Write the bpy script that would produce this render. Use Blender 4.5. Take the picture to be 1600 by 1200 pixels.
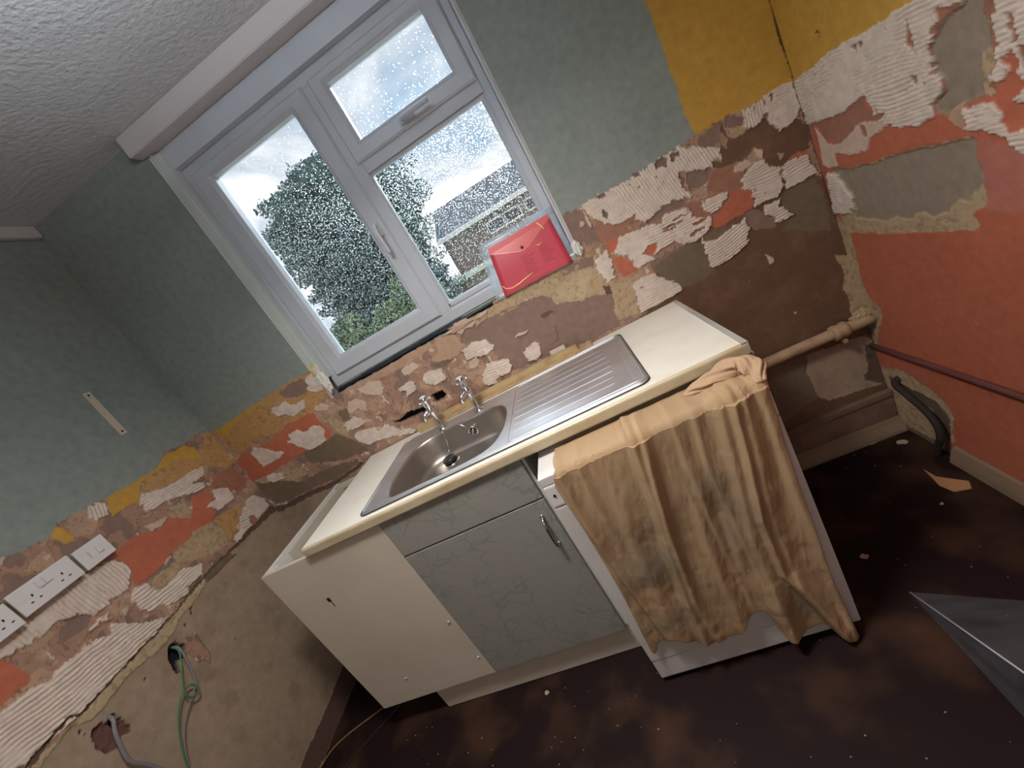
import bpy, bmesh, math, random
import numpy as np
from mathutils import Vector, Matrix

for o in list(bpy.data.objects): bpy.data.objects.remove(o)
S = bpy.context.scene
COL = S.collection
PI = math.pi

# ------------------------------------------------------------------ camera
cam = bpy.data.cameras.new('camera'); camo = bpy.data.objects.new('camera', cam); COL.objects.link(camo)
F_PX = 656.84
cam.sensor_fit = 'HORIZONTAL'; cam.sensor_width = 36.0; cam.lens = 36.0 * F_PX / 1600.0
cam.clip_start = 0.02; cam.clip_end = 500
rx, ry, rz = 1.290475, -0.541803, 0.246022
camo.matrix_world = (Matrix.Translation((0.44494, -1.65868, 1.39959)) @ Matrix.Rotation(rz, 4, 'Z')
                     @ Matrix.Rotation(rx, 4, 'X') @ Matrix.Rotation(ry, 4, 'Z'))
S.camera = camo

# ------------------------------------------------------------------ exposure
S.view_settings.view_transform = 'Standard'
S.view_settings.look = 'None'
S.view_settings.exposure = 0.0
S.view_settings.gamma = 1.0
S.view_settings.use_curve_mapping = False
S.cycles.max_bounces = 10
S.cycles.diffuse_bounces = 5
S.cycles.transparent_max_bounces = 16
S.cycles.sample_clamp_indirect = 6.0

# ------------------------------------------------------------------ sky
def N(nt, kind, **kw):
    n = nt.nodes.new(kind)
    for k, v in kw.items():
        if hasattr(n, k): setattr(n, k, v)
        else: n.inputs[k.replace('_', ' ')].default_value = v
    return n
world = bpy.data.worlds.new('sky'); S.world = world; world.use_nodes = True
nt = world.node_tree; nt.nodes.clear()
L = nt.links.new
tc = N(nt, 'ShaderNodeTexCoord'); mp = N(nt, 'ShaderNodeMapping'); mp.inputs['Scale'].default_value = (1.6, 1.6, 3.4)
mp.inputs['Location'].default_value = (0.35, 0.1, 0.55)
L(tc.outputs['Generated'], mp.inputs['Vector'])
n1 = N(nt, 'ShaderNodeTexNoise'); n1.inputs['Scale'].default_value = 1.7; n1.inputs['Detail'].default_value = 7; n1.inputs['Roughness'].default_value = .55
n1.inputs['Distortion'].default_value = .6
L(mp.outputs[0], n1.inputs['Vector'])
cr = N(nt, 'ShaderNodeValToRGB')
cr.color_ramp.elements[0].position = .30; cr.color_ramp.elements[0].color = (.30, .47, .66, 1)
cr.color_ramp.elements[1].position = .54; cr.color_ramp.elements[1].color = (1.25, 1.28, 1.3, 1)
e = cr.color_ramp.elements.new(.42); e.color = (.66, .76, .86, 1)
L(n1.outputs['Fac'], cr.inputs['Fac'])
bg = N(nt, 'ShaderNodeBackground'); bg.inputs['Strength'].default_value = 1.0
L(cr.outputs['Color'], bg.inputs['Color'])
wo = N(nt, 'ShaderNodeOutputWorld'); L(bg.outputs[0], wo.inputs['Surface'])

# ------------------------------------------------------------------ lights
def light(kind, name, loc, rot, energy, color, **kw):
    d = bpy.data.lights.new(name, kind); d.energy = energy; d.color = color
    for k, v in kw.items(): setattr(d, k, v)
    o = bpy.data.objects.new(name, d); COL.objects.link(o)
    o.location = loc; o.rotation_euler = rot
    return o
def aim(o, target):
    o.rotation_euler = (Vector(target) - Vector(o.location)).to_track_quat('-Z', 'Y').to_euler()
sun = light('SUN', 'bright_cloud_light', (0, 6, 6), (0, 0, 0), 14.5, (.74, .88, 1.0), angle=math.radians(70))
aim(sun, Vector((0, 6, 6)) + Vector((-.10, -1, -1.15)))
portal = light('AREA', 'window_portal', (-.1, .35, 1.79), (0, 0, 0), 1, (1, 1, 1), shape='RECTANGLE', size=1.25, size_y=1.15)
aim(portal, (-.1, -1, 1.79)); portal.data.cycles.is_portal = True
lamp_a = light('AREA', 'pendant_lamp_down', (.10, -1.08, 2.16), (0, 0, 0), 16, (1.0, .92, .83), shape='DISK', size=.28, spread=2.6)
bounce_fill = light('AREA', 'ceiling_bounce_fill', (.10, -1.08, 2.17), (PI, 0, 0), 21, (.82, .92, 1.0), shape='DISK', size=.28)  # added upward light standing in for daylight bounced onto the ceiling
fill = light('AREA', 'added_room_fill', (.2, -3.1, 1.6), (0, 0, 0), 6.5, (1.0, .93, .84), shape='RECTANGLE', size=1.6, size_y=1.2)  # added fill light behind the camera, no window built there
aim(fill, (-.1, 0, 1.6))

# ------------------------------------------------------------------ materials
def mat(name, color=(.8, .8, .8), rough=.6, metal=0.0, bump=None, noise=None, spec=.5, coat=0):
    m = bpy.data.materials.new(name); m.use_nodes = True
    t = m.node_tree; b = t.nodes['Principled BSDF']
    b.inputs['Base Color'].default_value = (*color, 1); b.inputs['Roughness'].default_value = rough
    b.inputs['Metallic'].default_value = metal; b.inputs['Specular IOR Level'].default_value = spec
    b.inputs['Coat Weight'].default_value = coat
    co = N(t, 'ShaderNodeTexCoord')
    if noise:      # (scale, second colour, lo, hi)
        sc, c2, lo, hi = noise
        nz = N(t, 'ShaderNodeTexNoise'); nz.inputs['Scale'].default_value = sc; nz.inputs['Detail'].default_value = 6
        t.links.new(co.outputs['Object'], nz.inputs['Vector'])
        r = N(t, 'ShaderNodeMapRange'); r.inputs['From Min'].default_value = lo; r.inputs['From Max'].default_value = hi
        t.links.new(nz.outputs['Fac'], r.inputs['Value'])
        mx = N(t, 'ShaderNodeMix', data_type='RGBA'); mx.inputs[6].default_value = (*color, 1); mx.inputs[7].default_value = (*c2, 1)
        t.links.new(r.outputs[0], mx.inputs[0]); t.links.new(mx.outputs[2], b.inputs['Base Color'])
    if bump:       # (scale, strength, distance)
        nb = N(t, 'ShaderNodeTexNoise'); nb.inputs['Scale'].default_value = bump[0]; nb.inputs['Detail'].default_value = 5
        t.links.new(co.outputs['Object'], nb.inputs['Vector'])
        bp = N(t, 'ShaderNodeBump'); bp.inputs['Strength'].default_value = bump[1]; bp.inputs['Distance'].default_value = bump[2]
        t.links.new(nb.outputs['Fac'], bp.inputs['Height']); t.links.new(bp.outputs[0], b.inputs['Normal'])
    return m

M = {}
M['pvc'] = mat('hazed_white_upvc', (.54, .585, .65), .35, noise=(6, (.50, .53, .57), .4, .8))  # bluish window haze mixed into the white
M['gasket'] = mat('black_rubber', (.03, .03, .035), .5)
M['ceiling'] = mat('hazed_ceiling_paint', (.60, .615, .635), .85, bump=(55, .8, .008), noise=(2, (.54, .54, .55), .3, .7))  # ceiling white cooled with some of the blue window haze
M['floor'] = mat('dark_stained_floor', (.015, .007, .007), .6, bump=(60, .3, .003), noise=(4.5, (.062, .030, .017), .48, .74), spec=.12)
M['batten'] = mat('painted_batten', (.54, .50, .50), .7, bump=(30, .15, .003))
M['timber'] = mat('raw_timber', (.50, .36, .19), .65, bump=(40, .2, .003), noise=(14, (.30, .18, .08), .45, .75))
M['carcass'] = mat('cream_melamine', (.62, .56, .47), .45, noise=(4, (.55, .49, .40), .4, .8))
M['carcass_in'] = mat('white_melamine', (.72, .71, .68), .4)
M['worktop'] = mat('cream_laminate', (.82, .80, .73), .35, noise=(9, (.72, .66, .52), .5, .9), bump=(300, .05, .001))
M['chip'] = mat('chipboard', (.42, .30, .18), .8)
M['strip'] = mat('aluminium_strip', (.78, .80, .80), .3, .6)
M['steel'] = mat('stainless_steel', (.78, .80, .84), .50, 1.0, bump=(220, .04, .001), noise=(7, (.62, .61, .61), .35, .75))
M['steel_bowl'] = mat('shaded_steel_bowl', (.46, .42, .39), .40, 1.0, bump=(150, .06, .001), noise=(5, (.42, .38, .35), .35, .75))  # darker copy of the steel: bowl shading and dirt put into the colour
M['chrome'] = mat('chrome', (.75, .75, .76), .12, 1.0)
M['dark'] = mat('black_plastic', (.015, .015, .016), .4)
M['white_metal'] = mat('white_enamel', (.68, .66, .66), .3, noise=(5, (.60, .58, .57), .4, .8))
M['white_plastic'] = mat('white_plastic', (.74, .73, .74), .3)
M['old_white'] = mat('cream_plastic', (.58, .52, .42), .5)
M['pipe'] = mat('old_cream_paint', (.40, .28, .17), .6, bump=(60, .3, .004), noise=(15, (.25, .15, .08), .45, .8))
M['redpipe'] = mat('red_painted_pipe', (.13, .045, .040), .5)
M['blackpipe'] = mat('bitumen_black', (.022, .014, .012), .8, bump=(60, .6, .006))
M['skirt'] = mat('brown_skirting', (.20, .125, .085), .7, bump=(40, .3, .004), noise=(9, (.12, .07, .05), .4, .75))
M['green'] = mat('green_cable', (.06, .20, .09), .5)
M['grey'] = mat('grey_cable', (.20, .19, .20), .5)
M['tan_wire'] = mat('tan_wire', (.25, .14, .06), .6)
M['plaster_bit'] = mat('plaster_scrap', (.42, .30, .22), .8)
M['orange_bit'] = mat('card_scrap', (.40, .19, .09), .8)
M['foam'] = mat('torn_sealant', (.72, .70, .68), .35, bump=(80, .6, .006))
M['dpc'] = mat('black_membrane', (.012, .017, .026), .45, bump=(50, .4, .004))

# marble effect laminate
mb = mat('marble_laminate', (.50, .49, .46), .35); M['marble'] = mb
t = mb.node_tree; b = t.nodes['Principled BSDF']; co = N(t, 'ShaderNodeTexCoord')
w1 = N(t, 'ShaderNodeTexNoise'); w1.inputs['Scale'].default_value = 5; w1.inputs['Detail'].default_value = 4; w1.inputs['Distortion'].default_value = 0.8
t.links.new(co.outputs['Object'], w1.inputs['Vector'])
addv = N(t, 'ShaderNodeMix', data_type='VECTOR'); addv.inputs[0].default_value = .12
t.links.new(co.outputs['Object'], addv.inputs[4]); t.links.new(w1.outputs['Color'], addv.inputs[5])
vo = N(t, 'ShaderNodeTexVoronoi', feature='DISTANCE_TO_EDGE'); vo.inputs['Scale'].default_value = 19
t.links.new(addv.outputs[1], vo.inputs['Vector'])
r1 = N(t, 'ShaderNodeMapRange'); r1.inputs['From Min'].default_value = 0; r1.inputs['From Max'].default_value = .07
t.links.new(vo.outputs['Distance'], r1.inputs['Value'])
w2 = N(t, 'ShaderNodeTexNoise'); w2.inputs['Scale'].default_value = 11; w2.inputs['Detail'].default_value = 3
t.links.new(co.outputs['Object'], w2.inputs['Vector'])
r2 = N(t, 'ShaderNodeMapRange'); r2.inputs['From Min'].default_value = .38; r2.inputs['From Max'].default_value = .6
t.links.new(w2.outputs['Fac'], r2.inputs['Value'])
mx2 = N(t, 'ShaderNodeMath', operation='MAXIMUM'); t.links.new(r1.outputs[0], mx2.inputs[0]); t.links.new(r2.outputs[0], mx2.inputs[1])
mc = N(t, 'ShaderNodeMix', data_type='RGBA'); mc.inputs[6].default_value = (.20, .22, .205, 1); mc.inputs[7].default_value = (.29, .285, .26, 1)
t.links.new(mx2.outputs[0], mc.inputs[0]); t.links.new(mc.outputs[2], b.inputs['Base Color'])

# stripped wall: the colours of paint, plaster and adhesive come from the mesh
def wall_material():
    m = mat('stripped_wall', (.5, .5, .5), .8); t = m.node_tree; b = t.nodes['Principled BSDF']
    at = N(t, 'ShaderNodeAttribute', attribute_name='surface_colour'); ra = N(t, 'ShaderNodeAttribute', attribute_name='surface_rough')
    co = N(t, 'ShaderNodeTexCoord')
    nz = N(t, 'ShaderNodeTexNoise'); nz.inputs['Scale'].default_value = 35; nz.inputs['Detail'].default_value = 6
    t.links.new(co.outputs['Object'], nz.inputs['Vector'])
    rr = N(t, 'ShaderNodeMapRange'); rr.inputs['From Min'].default_value = .25; rr.inputs['From Max'].default_value = .75
    rr.inputs['To Min'].default_value = .86; rr.inputs['To Max'].default_value = 1.12
    t.links.new(nz.outputs['Fac'], rr.inputs['Value'])
    mul = N(t, 'ShaderNodeVectorMath', operation='SCALE'); t.links.new(at.outputs['Color'], mul.inputs[0]); t.links.new(rr.outputs[0], mul.inputs['Scale'])
    t.links.new(mul.outputs[0], b.inputs['Base Color']); t.links.new(ra.outputs['Fac'], b.inputs['Roughness'])
    nb = N(t, 'ShaderNodeTexNoise'); nb.inputs['Scale'].default_value = 220; nb.inputs['Detail'].default_value = 4
    t.links.new(co.outputs['Object'], nb.inputs['Vector'])
    bp = N(t, 'ShaderNodeBump'); bp.inputs['Strength'].default_value = .35; bp.inputs['Distance'].default_value = .002
    t.links.new(nb.outputs['Fac'], bp.inputs['Height']); t.links.new(bp.outputs[0], b.inputs['Normal'])
    b.inputs['Specular IOR Level'].default_value = .3
    return m
M['wall'] = wall_material()

# window glass with rain drops on its outer face
def glass_material(density, name):
    m = bpy.data.materials.new(name); m.use_nodes = True; t = m.node_tree; t.nodes.clear()
    co = N(t, 'ShaderNodeTexCoord'); out = N(t, 'ShaderNodeOutputMaterial')
    tr = N(t, 'ShaderNodeBsdfTransparent'); gl = N(t, 'ShaderNodeBsdfGlossy'); gl.inputs['Roughness'].default_value = .02
    fr = N(t, 'ShaderNodeFresnel'); fr.inputs['IOR'].default_value = 1.45
    clear = N(t, 'ShaderNodeMixShader'); t.links.new(fr.outputs[0], clear.inputs[0]); t.links.new(tr.outputs[0], clear.inputs[1]); t.links.new(gl.outputs[0], clear.inputs[2])
    mp = N(t, 'ShaderNodeMapping'); mp.inputs['Scale'].default_value = (1, .01, .8); t.links.new(co.outputs['Object'], mp.inputs['Vector'])
    vo = N(t, 'ShaderNodeTexVoronoi'); vo.inputs['Scale'].default_value = 230; vo.inputs['Randomness'].default_value = 1
    t.links.new(mp.outputs[0], vo.inputs['Vector'])
    sep = N(t, 'ShaderNodeSeparateColor'); t.links.new(vo.outputs['Color'], sep.inputs[0])
    big = N(t, 'ShaderNodeTexNoise'); big.inputs['Scale'].default_value = 5; t.links.new(co.outputs['Object'], big.inputs['Vector'])
    xyz = N(t, 'ShaderNodeSeparateXYZ'); t.links.new(co.outputs['Object'], xyz.inputs[0])
    hz = N(t, 'ShaderNodeMapRange'); hz.inputs['From Min'].default_value = 2.05; hz.inputs['From Max'].default_value = 1.80
    hz.inputs['To Min'].default_value = density * .08; hz.inputs['To Max'].default_value = density; t.links.new(xyz.outputs['Z'], hz.inputs['Value'])
    keep = N(t, 'ShaderNodeMath', operation='LESS_THAN'); t.links.new(sep.outputs[0], keep.inputs[0]); t.links.new(hz.outputs[0], keep.inputs[1])
    rad = N(t, 'ShaderNodeMapRange'); rad.inputs['To Min'].default_value = .15; rad.inputs['To Max'].default_value = .48; t.links.new(sep.outputs[1], rad.inputs['Value'])
    ins = N(t, 'ShaderNodeMath', operation='LESS_THAN'); t.links.new(vo.outputs['Distance'], ins.inputs[0]); t.links.new(rad.outputs[0], ins.inputs[1])
    fac = N(t, 'ShaderNodeMath', operation='MULTIPLY'); t.links.new(keep.outputs[0], fac.inputs[0]); t.links.new(ins.outputs[0], fac.inputs[1])
    geo = N(t, 'ShaderNodeNewGeometry'); gx = N(t, 'ShaderNodeSeparateXYZ'); t.links.new(geo.outputs['True Normal'], gx.inputs[0])
    ab = N(t, 'ShaderNodeMath', operation='GREATER_THAN'); t.links.new(xyz.outputs['Y'], ab.inputs[0]); ab.inputs[1].default_value = .084
    f2 = N(t, 'ShaderNodeMath', operation='MULTIPLY'); t.links.new(fac.outputs[0], f2.inputs[0]); t.links.new(ab.outputs[0], f2.inputs[1])
    dd = N(t, 'ShaderNodeMath', operation='DIVIDE'); t.links.new(vo.outputs['Distance'], dd.inputs[0]); t.links.new(rad.outputs[0], dd.inputs[1])
    sq = N(t, 'ShaderNodeMath', operation='POWER'); t.links.new(dd.outputs[0], sq.inputs[0]); sq.inputs[1].default_value = 2
    bp = N(t, 'ShaderNodeBump'); bp.invert = True; bp.inputs['Strength'].default_value = 1.0; bp.inputs['Distance'].default_value = .0008
    t.links.new(sq.outputs[0], bp.inputs['Height'])
    rf = N(t, 'ShaderNodeBsdfRefraction'); rf.inputs['IOR'].default_value = 1.33; rf.inputs['Roughness'].default_value = .05
    t.links.new(bp.outputs[0], rf.inputs['Normal'])
    drop = N(t, 'ShaderNodeMixShader'); drop.inputs[0].default_value = .15
    t.links.new(rf.outputs[0], drop.inputs[1]); tl = N(t, 'ShaderNodeBsdfTranslucent'); tl.inputs['Color'].default_value = (.52, .58, .64, 1)
    t.links.new(tl.outputs[0], drop.inputs[2]); mk = N(t, 'ShaderNodeMapRange'); mk.inputs['To Min'].default_value = .0; mk.inputs['To Max'].default_value = .36
    t.links.new(sep.outputs[2], mk.inputs['Value']); t.links.new(mk.outputs[0], drop.inputs[0])
    fin = N(t, 'ShaderNodeMixShader'); t.links.new(f2.outputs[0], fin.inputs[0]); t.links.new(clear.outputs[0], fin.inputs[1]); t.links.new(drop.outputs[0], fin.inputs[2])
    t.links.new(fin.outputs[0], out.inputs['Surface'])
    return m
M['glass'] = glass_material(1.0, 'rainy_glass')

def film_material(name, color, alpha, rough=.15):
    m = bpy.data.materials.new(name); m.use_nodes = True; t = m.node_tree; t.nodes.clear()
    out = N(t, 'ShaderNodeOutputMaterial'); co = N(t, 'ShaderNodeTexCoord')
    tr = N(t, 'ShaderNodeBsdfTransparent'); pr = N(t, 'ShaderNodeBsdfPrincipled')
    pr.inputs['Base Color'].default_value = (*color, 1); pr.inputs['Roughness'].default_value = rough
    nz = N(t, 'ShaderNodeTexNoise'); nz.inputs['Scale'].default_value = 9; nz.inputs['Detail'].default_value = 6
    mp = N(t, 'ShaderNodeMapping'); mp.inputs['Scale'].default_value = (1, 3, 1)
    t.links.new(co.outputs['Object'], mp.inputs['Vector']); t.links.new(mp.outputs[0], nz.inputs['Vector'])
    r = N(t, 'ShaderNodeMapRange'); r.inputs['From Min'].default_value = .35; r.inputs['From Max'].default_value = .7
    r.inputs['To Min'].default_value = alpha * .6; r.inputs['To Max'].default_value = alpha * 1.3
    t.links.new(nz.outputs['Fac'], r.inputs['Value'])
    bp = N(t, 'ShaderNodeBump'); bp.inputs['Strength'].default_value = .3; bp.inputs['Distance'].default_value = .004
    t.links.new(nz.outputs['Fac'], bp.inputs['Height']); t.links.new(bp.outputs[0], pr.inputs['Normal'])
    mx = N(t, 'ShaderNodeMixShader'); t.links.new(r.outputs[0], mx.inputs[0]); t.links.new(tr.outputs[0], mx.inputs[1]); t.links.new(pr.outputs[0], mx.inputs[2])
    t.links.new(mx.outputs[0], out.inputs['Surface'])
    return m
M['film'] = film_material('dusty_clear_plastic', (.13, .13, .15), .38, .22)
M['sleeve'] = film_material('clear_wallet_plastic', (.62, .72, .82), .40, .12)
M['redsleeve'] = film_material('red_wallet_plastic', (.70, .05, .07), .85, .18)
M['red_sheet'] = mat('red_wallet_insert', (.52, .055, .085), .30, noise=(12, (.50, .05, .08), .4, .7))
# the red insert lets no light through
b = M['red_sheet'].node_tree.nodes['Principled BSDF']; b.inputs['Transmission Weight'].default_value = 0.0

# dust sheet
def cloth_material():
    m = mat('stained_cotton', (.42, .29, .18), .9, spec=.15); t = m.node_tree; b = t.nodes['Principled BSDF']
    at = N(t, 'ShaderNodeAttribute', attribute_name='surface_colour'); t.links.new(at.outputs['Color'], b.inputs['Base Color'])
    co = N(t, 'ShaderNodeTexCoord'); nb = N(t, 'ShaderNodeTexNoise'); nb.inputs['Scale'].default_value = 260; nb.inputs['Detail'].default_value = 3
    n2 = N(t, 'ShaderNodeTexNoise'); n2.inputs['Scale'].default_value = 26; n2.inputs['Detail'].default_value = 6; n2.inputs['Distortion'].default_value = 1.2
    mp = N(t, 'ShaderNodeMapping'); mp.inputs['Scale'].default_value = (1.6, 1, .8)
    t.links.new(co.outputs['Object'], nb.inputs['Vector']); t.links.new(co.outputs['Object'], mp.inputs['Vector']); t.links.new(mp.outputs[0], n2.inputs['Vector'])
    b1 = N(t, 'ShaderNodeBump'); b1.inputs['Strength'].default_value = .5; b1.inputs['Distance'].default_value = .0012
    b2 = N(t, 'ShaderNodeBump'); b2.inputs['Strength'].default_value = .35; b2.inputs['Distance'].default_value = .006
    t.links.new(nb.outputs['Fac'], b1.inputs['Height']); t.links.new(n2.outputs['Fac'], b2.inputs['Height'])
    t.links.new(b2.outputs[0], b1.inputs['Normal']); t.links.new(b1.outputs[0], b.inputs['Normal'])
    return m
M['cloth'] = cloth_material()

# ------------------------------------------------------------------ helpers
def obj(name, bm, m, parent=None, smooth=False):
    me = bpy.data.meshes.new(name)
    if isinstance(bm, bmesh.types.BMesh):
        bmesh.ops.recalc_face_normals(bm, faces=bm.faces)
        bm.to_mesh(me); bm.free()
    if smooth:
        for p in me.polygons: p.use_smooth = True
    for mm in (m if isinstance(m, (list, tuple)) else [m]): me.materials.append(mm)
    o = bpy.data.objects.new(name, me); COL.objects.link(o)
    if parent is not None: o.parent = parent; o.matrix_parent_inverse = parent.matrix_world.inverted()
    return o
def thing(name, label, cat, loc=(0, 0, 0), group=None):
    o = bpy.data.objects.new(name, None); COL.objects.link(o); o.location = loc
    o.empty_display_size = .05
    bpy.context.view_layer.update()
    tag(o, label, cat, group); return o
def tag(o, label, cat, group=None):
    o['label'] = label; o['category'] = cat
    if group: o['group'] = group
    return o
def struct(o):
    o['kind'] = 'structure'; return o
def empty_struct(name):
    o = bpy.data.objects.new(name, None); COL.objects.link(o); o['kind'] = 'structure'; return o
def box(bm, x0, x1, y0, y1, z0, z1, bev=0.0, seg=2):
    r = bmesh.ops.create_cube(bm, size=1)
    vs = r['verts']
    for v in vs:
        v.co = Vector(((x0 + x1) / 2 + v.co.x * (x1 - x0), (y0 + y1) / 2 + v.co.y * (y1 - y0), (z0 + z1) / 2 + v.co.z * (z1 - z0)))
    if bev > 0:
        es = list({e for v in vs for e in v.link_edges})
        bmesh.ops.bevel(bm, geom=es, offset=bev, segments=seg, affect='EDGES', profile=.7)
    return bm
def B(x0, x1, y0, y1, z0, z1, bev=0.0, seg=2):
    return box(bmesh.new(), x0, x1, y0, y1, z0, z1, bev, seg)
def tube(bm, pts, rad, n=12, closed=False, caps=True):
    pts = [Vector(p) for p in pts]; k = len(pts)
    rs = rad if isinstance(rad, (list, tuple)) else [rad] * k
    prev = None; rings = []
    for i, p in enumerate(pts):
        if closed: d = pts[(i + 1) % k] - pts[i - 1]
        else: d = pts[min(i + 1, k - 1)] - pts[max(i - 1, 0)]
        d.normalize()
        if prev is None:
            a = Vector((0, 0, 1)) if abs(d.z) < .9 else Vector((1, 0, 0))
            u = d.cross(a).normalized()
        else:
            u = (prev - d * prev.dot(d)).normalized()
        prev = u; w = d.cross(u)
        rings.append([bm.verts.new(p + (u * math.cos(2 * PI * j / n) + w * math.sin(2 * PI * j / n)) * rs[i]) for j in range(n)])
    for i in range(k if closed else k - 1):
        a, b2 = rings[i], rings[(i + 1) % k]
        for j in range(n): bm.faces.new((a[j], a[(j + 1) % n], b2[(j + 1) % n], b2[j]))
    if caps and not closed:
        bm.faces.new(rings[0][::-1]); bm.faces.new(rings[-1])
    return bm
def T(pts, rad, n=12, **kw): return tube(bmesh.new(), pts, rad, n, **kw)
def lathe(bm, c, prof, axis='z', n=24):
    c = Vector(c); rings = []
    for r, h in prof:
        ring = []
        for j in range(n):
            a = 2 * PI * j / n
            if axis == 'z': p = Vector((r * math.cos(a), r * math.sin(a), h))
            elif axis == 'y': p = Vector((r * math.cos(a), h, r * math.sin(a)))
            else: p = Vector((h, r * math.cos(a), r * math.sin(a)))
            ring.append(bm.verts.new(c + p))
        rings.append(ring)
    for a, b2 in zip(rings, rings[1:]):
        for j in range(n): bm.faces.new((a[j], a[(j + 1) % n], b2[(j + 1) % n], b2[j]))
    bm.faces.new(rings[0][::-1]); bm.faces.new(rings[-1]); return bm
def spline(pts, k=8):
    P = [Vector(p) for p in pts]; P = [P[0] * 2 - P[1]] + P + [P[-1] * 2 - P[-2]]; out = []
    for i in range(1, len(P) - 2):
        a, b2, c, d = P[i - 1:i + 3]
        for j in range(k):
            s = j / k
            out.append(.5 * ((2 * b2) + (c - a) * s + (2 * a - 5 * b2 + 4 * c - d) * s * s + (3 * b2 - a - 3 * c + d) * s ** 3))
    out.append(P[-2]); return out
def prism(bm, poly, z0, z1, f=lambda a, b2, h: (a, b2, h)):
    lo = [bm.verts.new(f(a, b2, z0)) for a, b2 in poly]; hi = [bm.verts.new(f(a, b2, z1)) for a, b2 in poly]
    k = len(poly); bm.faces.new(lo[::-1]); bm.faces.new(hi)
    for i in range(k): bm.faces.new((lo[i], lo[(i + 1) % k], hi[(i + 1) % k], hi[i]))
    return bm
rng = np.random.default_rng(7)
def vnoise(u, v, scale, seed):
    """smooth 2-D value noise in 0..1 at wall coordinates u, v (metres)"""
    g = np.random.default_rng(seed).random((257, 257))
    x = (u / scale) % 256; y = (v / scale) % 256
    xi = x.astype(int); yi = y.astype(int); fx = x - xi; fy = y - yi
    fx = fx * fx * (3 - 2 * fx); fy = fy * fy * (3 - 2 * fy)
    xi2 = xi + 1; yi2 = yi + 1
    return (g[xi, yi] * (1 - fx) + g[xi2, yi] * fx) * (1 - fy) + (g[xi, yi2] * (1 - fx) + g[xi2, yi2] * fx) * fy
def fbm(u, v, scale, seed, o=4):
    s = 0; a = 1; t = 0
    for i in range(o):
        s = s + a * vnoise(u, v, scale / 2 ** i, seed + i * 13); t += a; a *= .55
    return s / t
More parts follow.
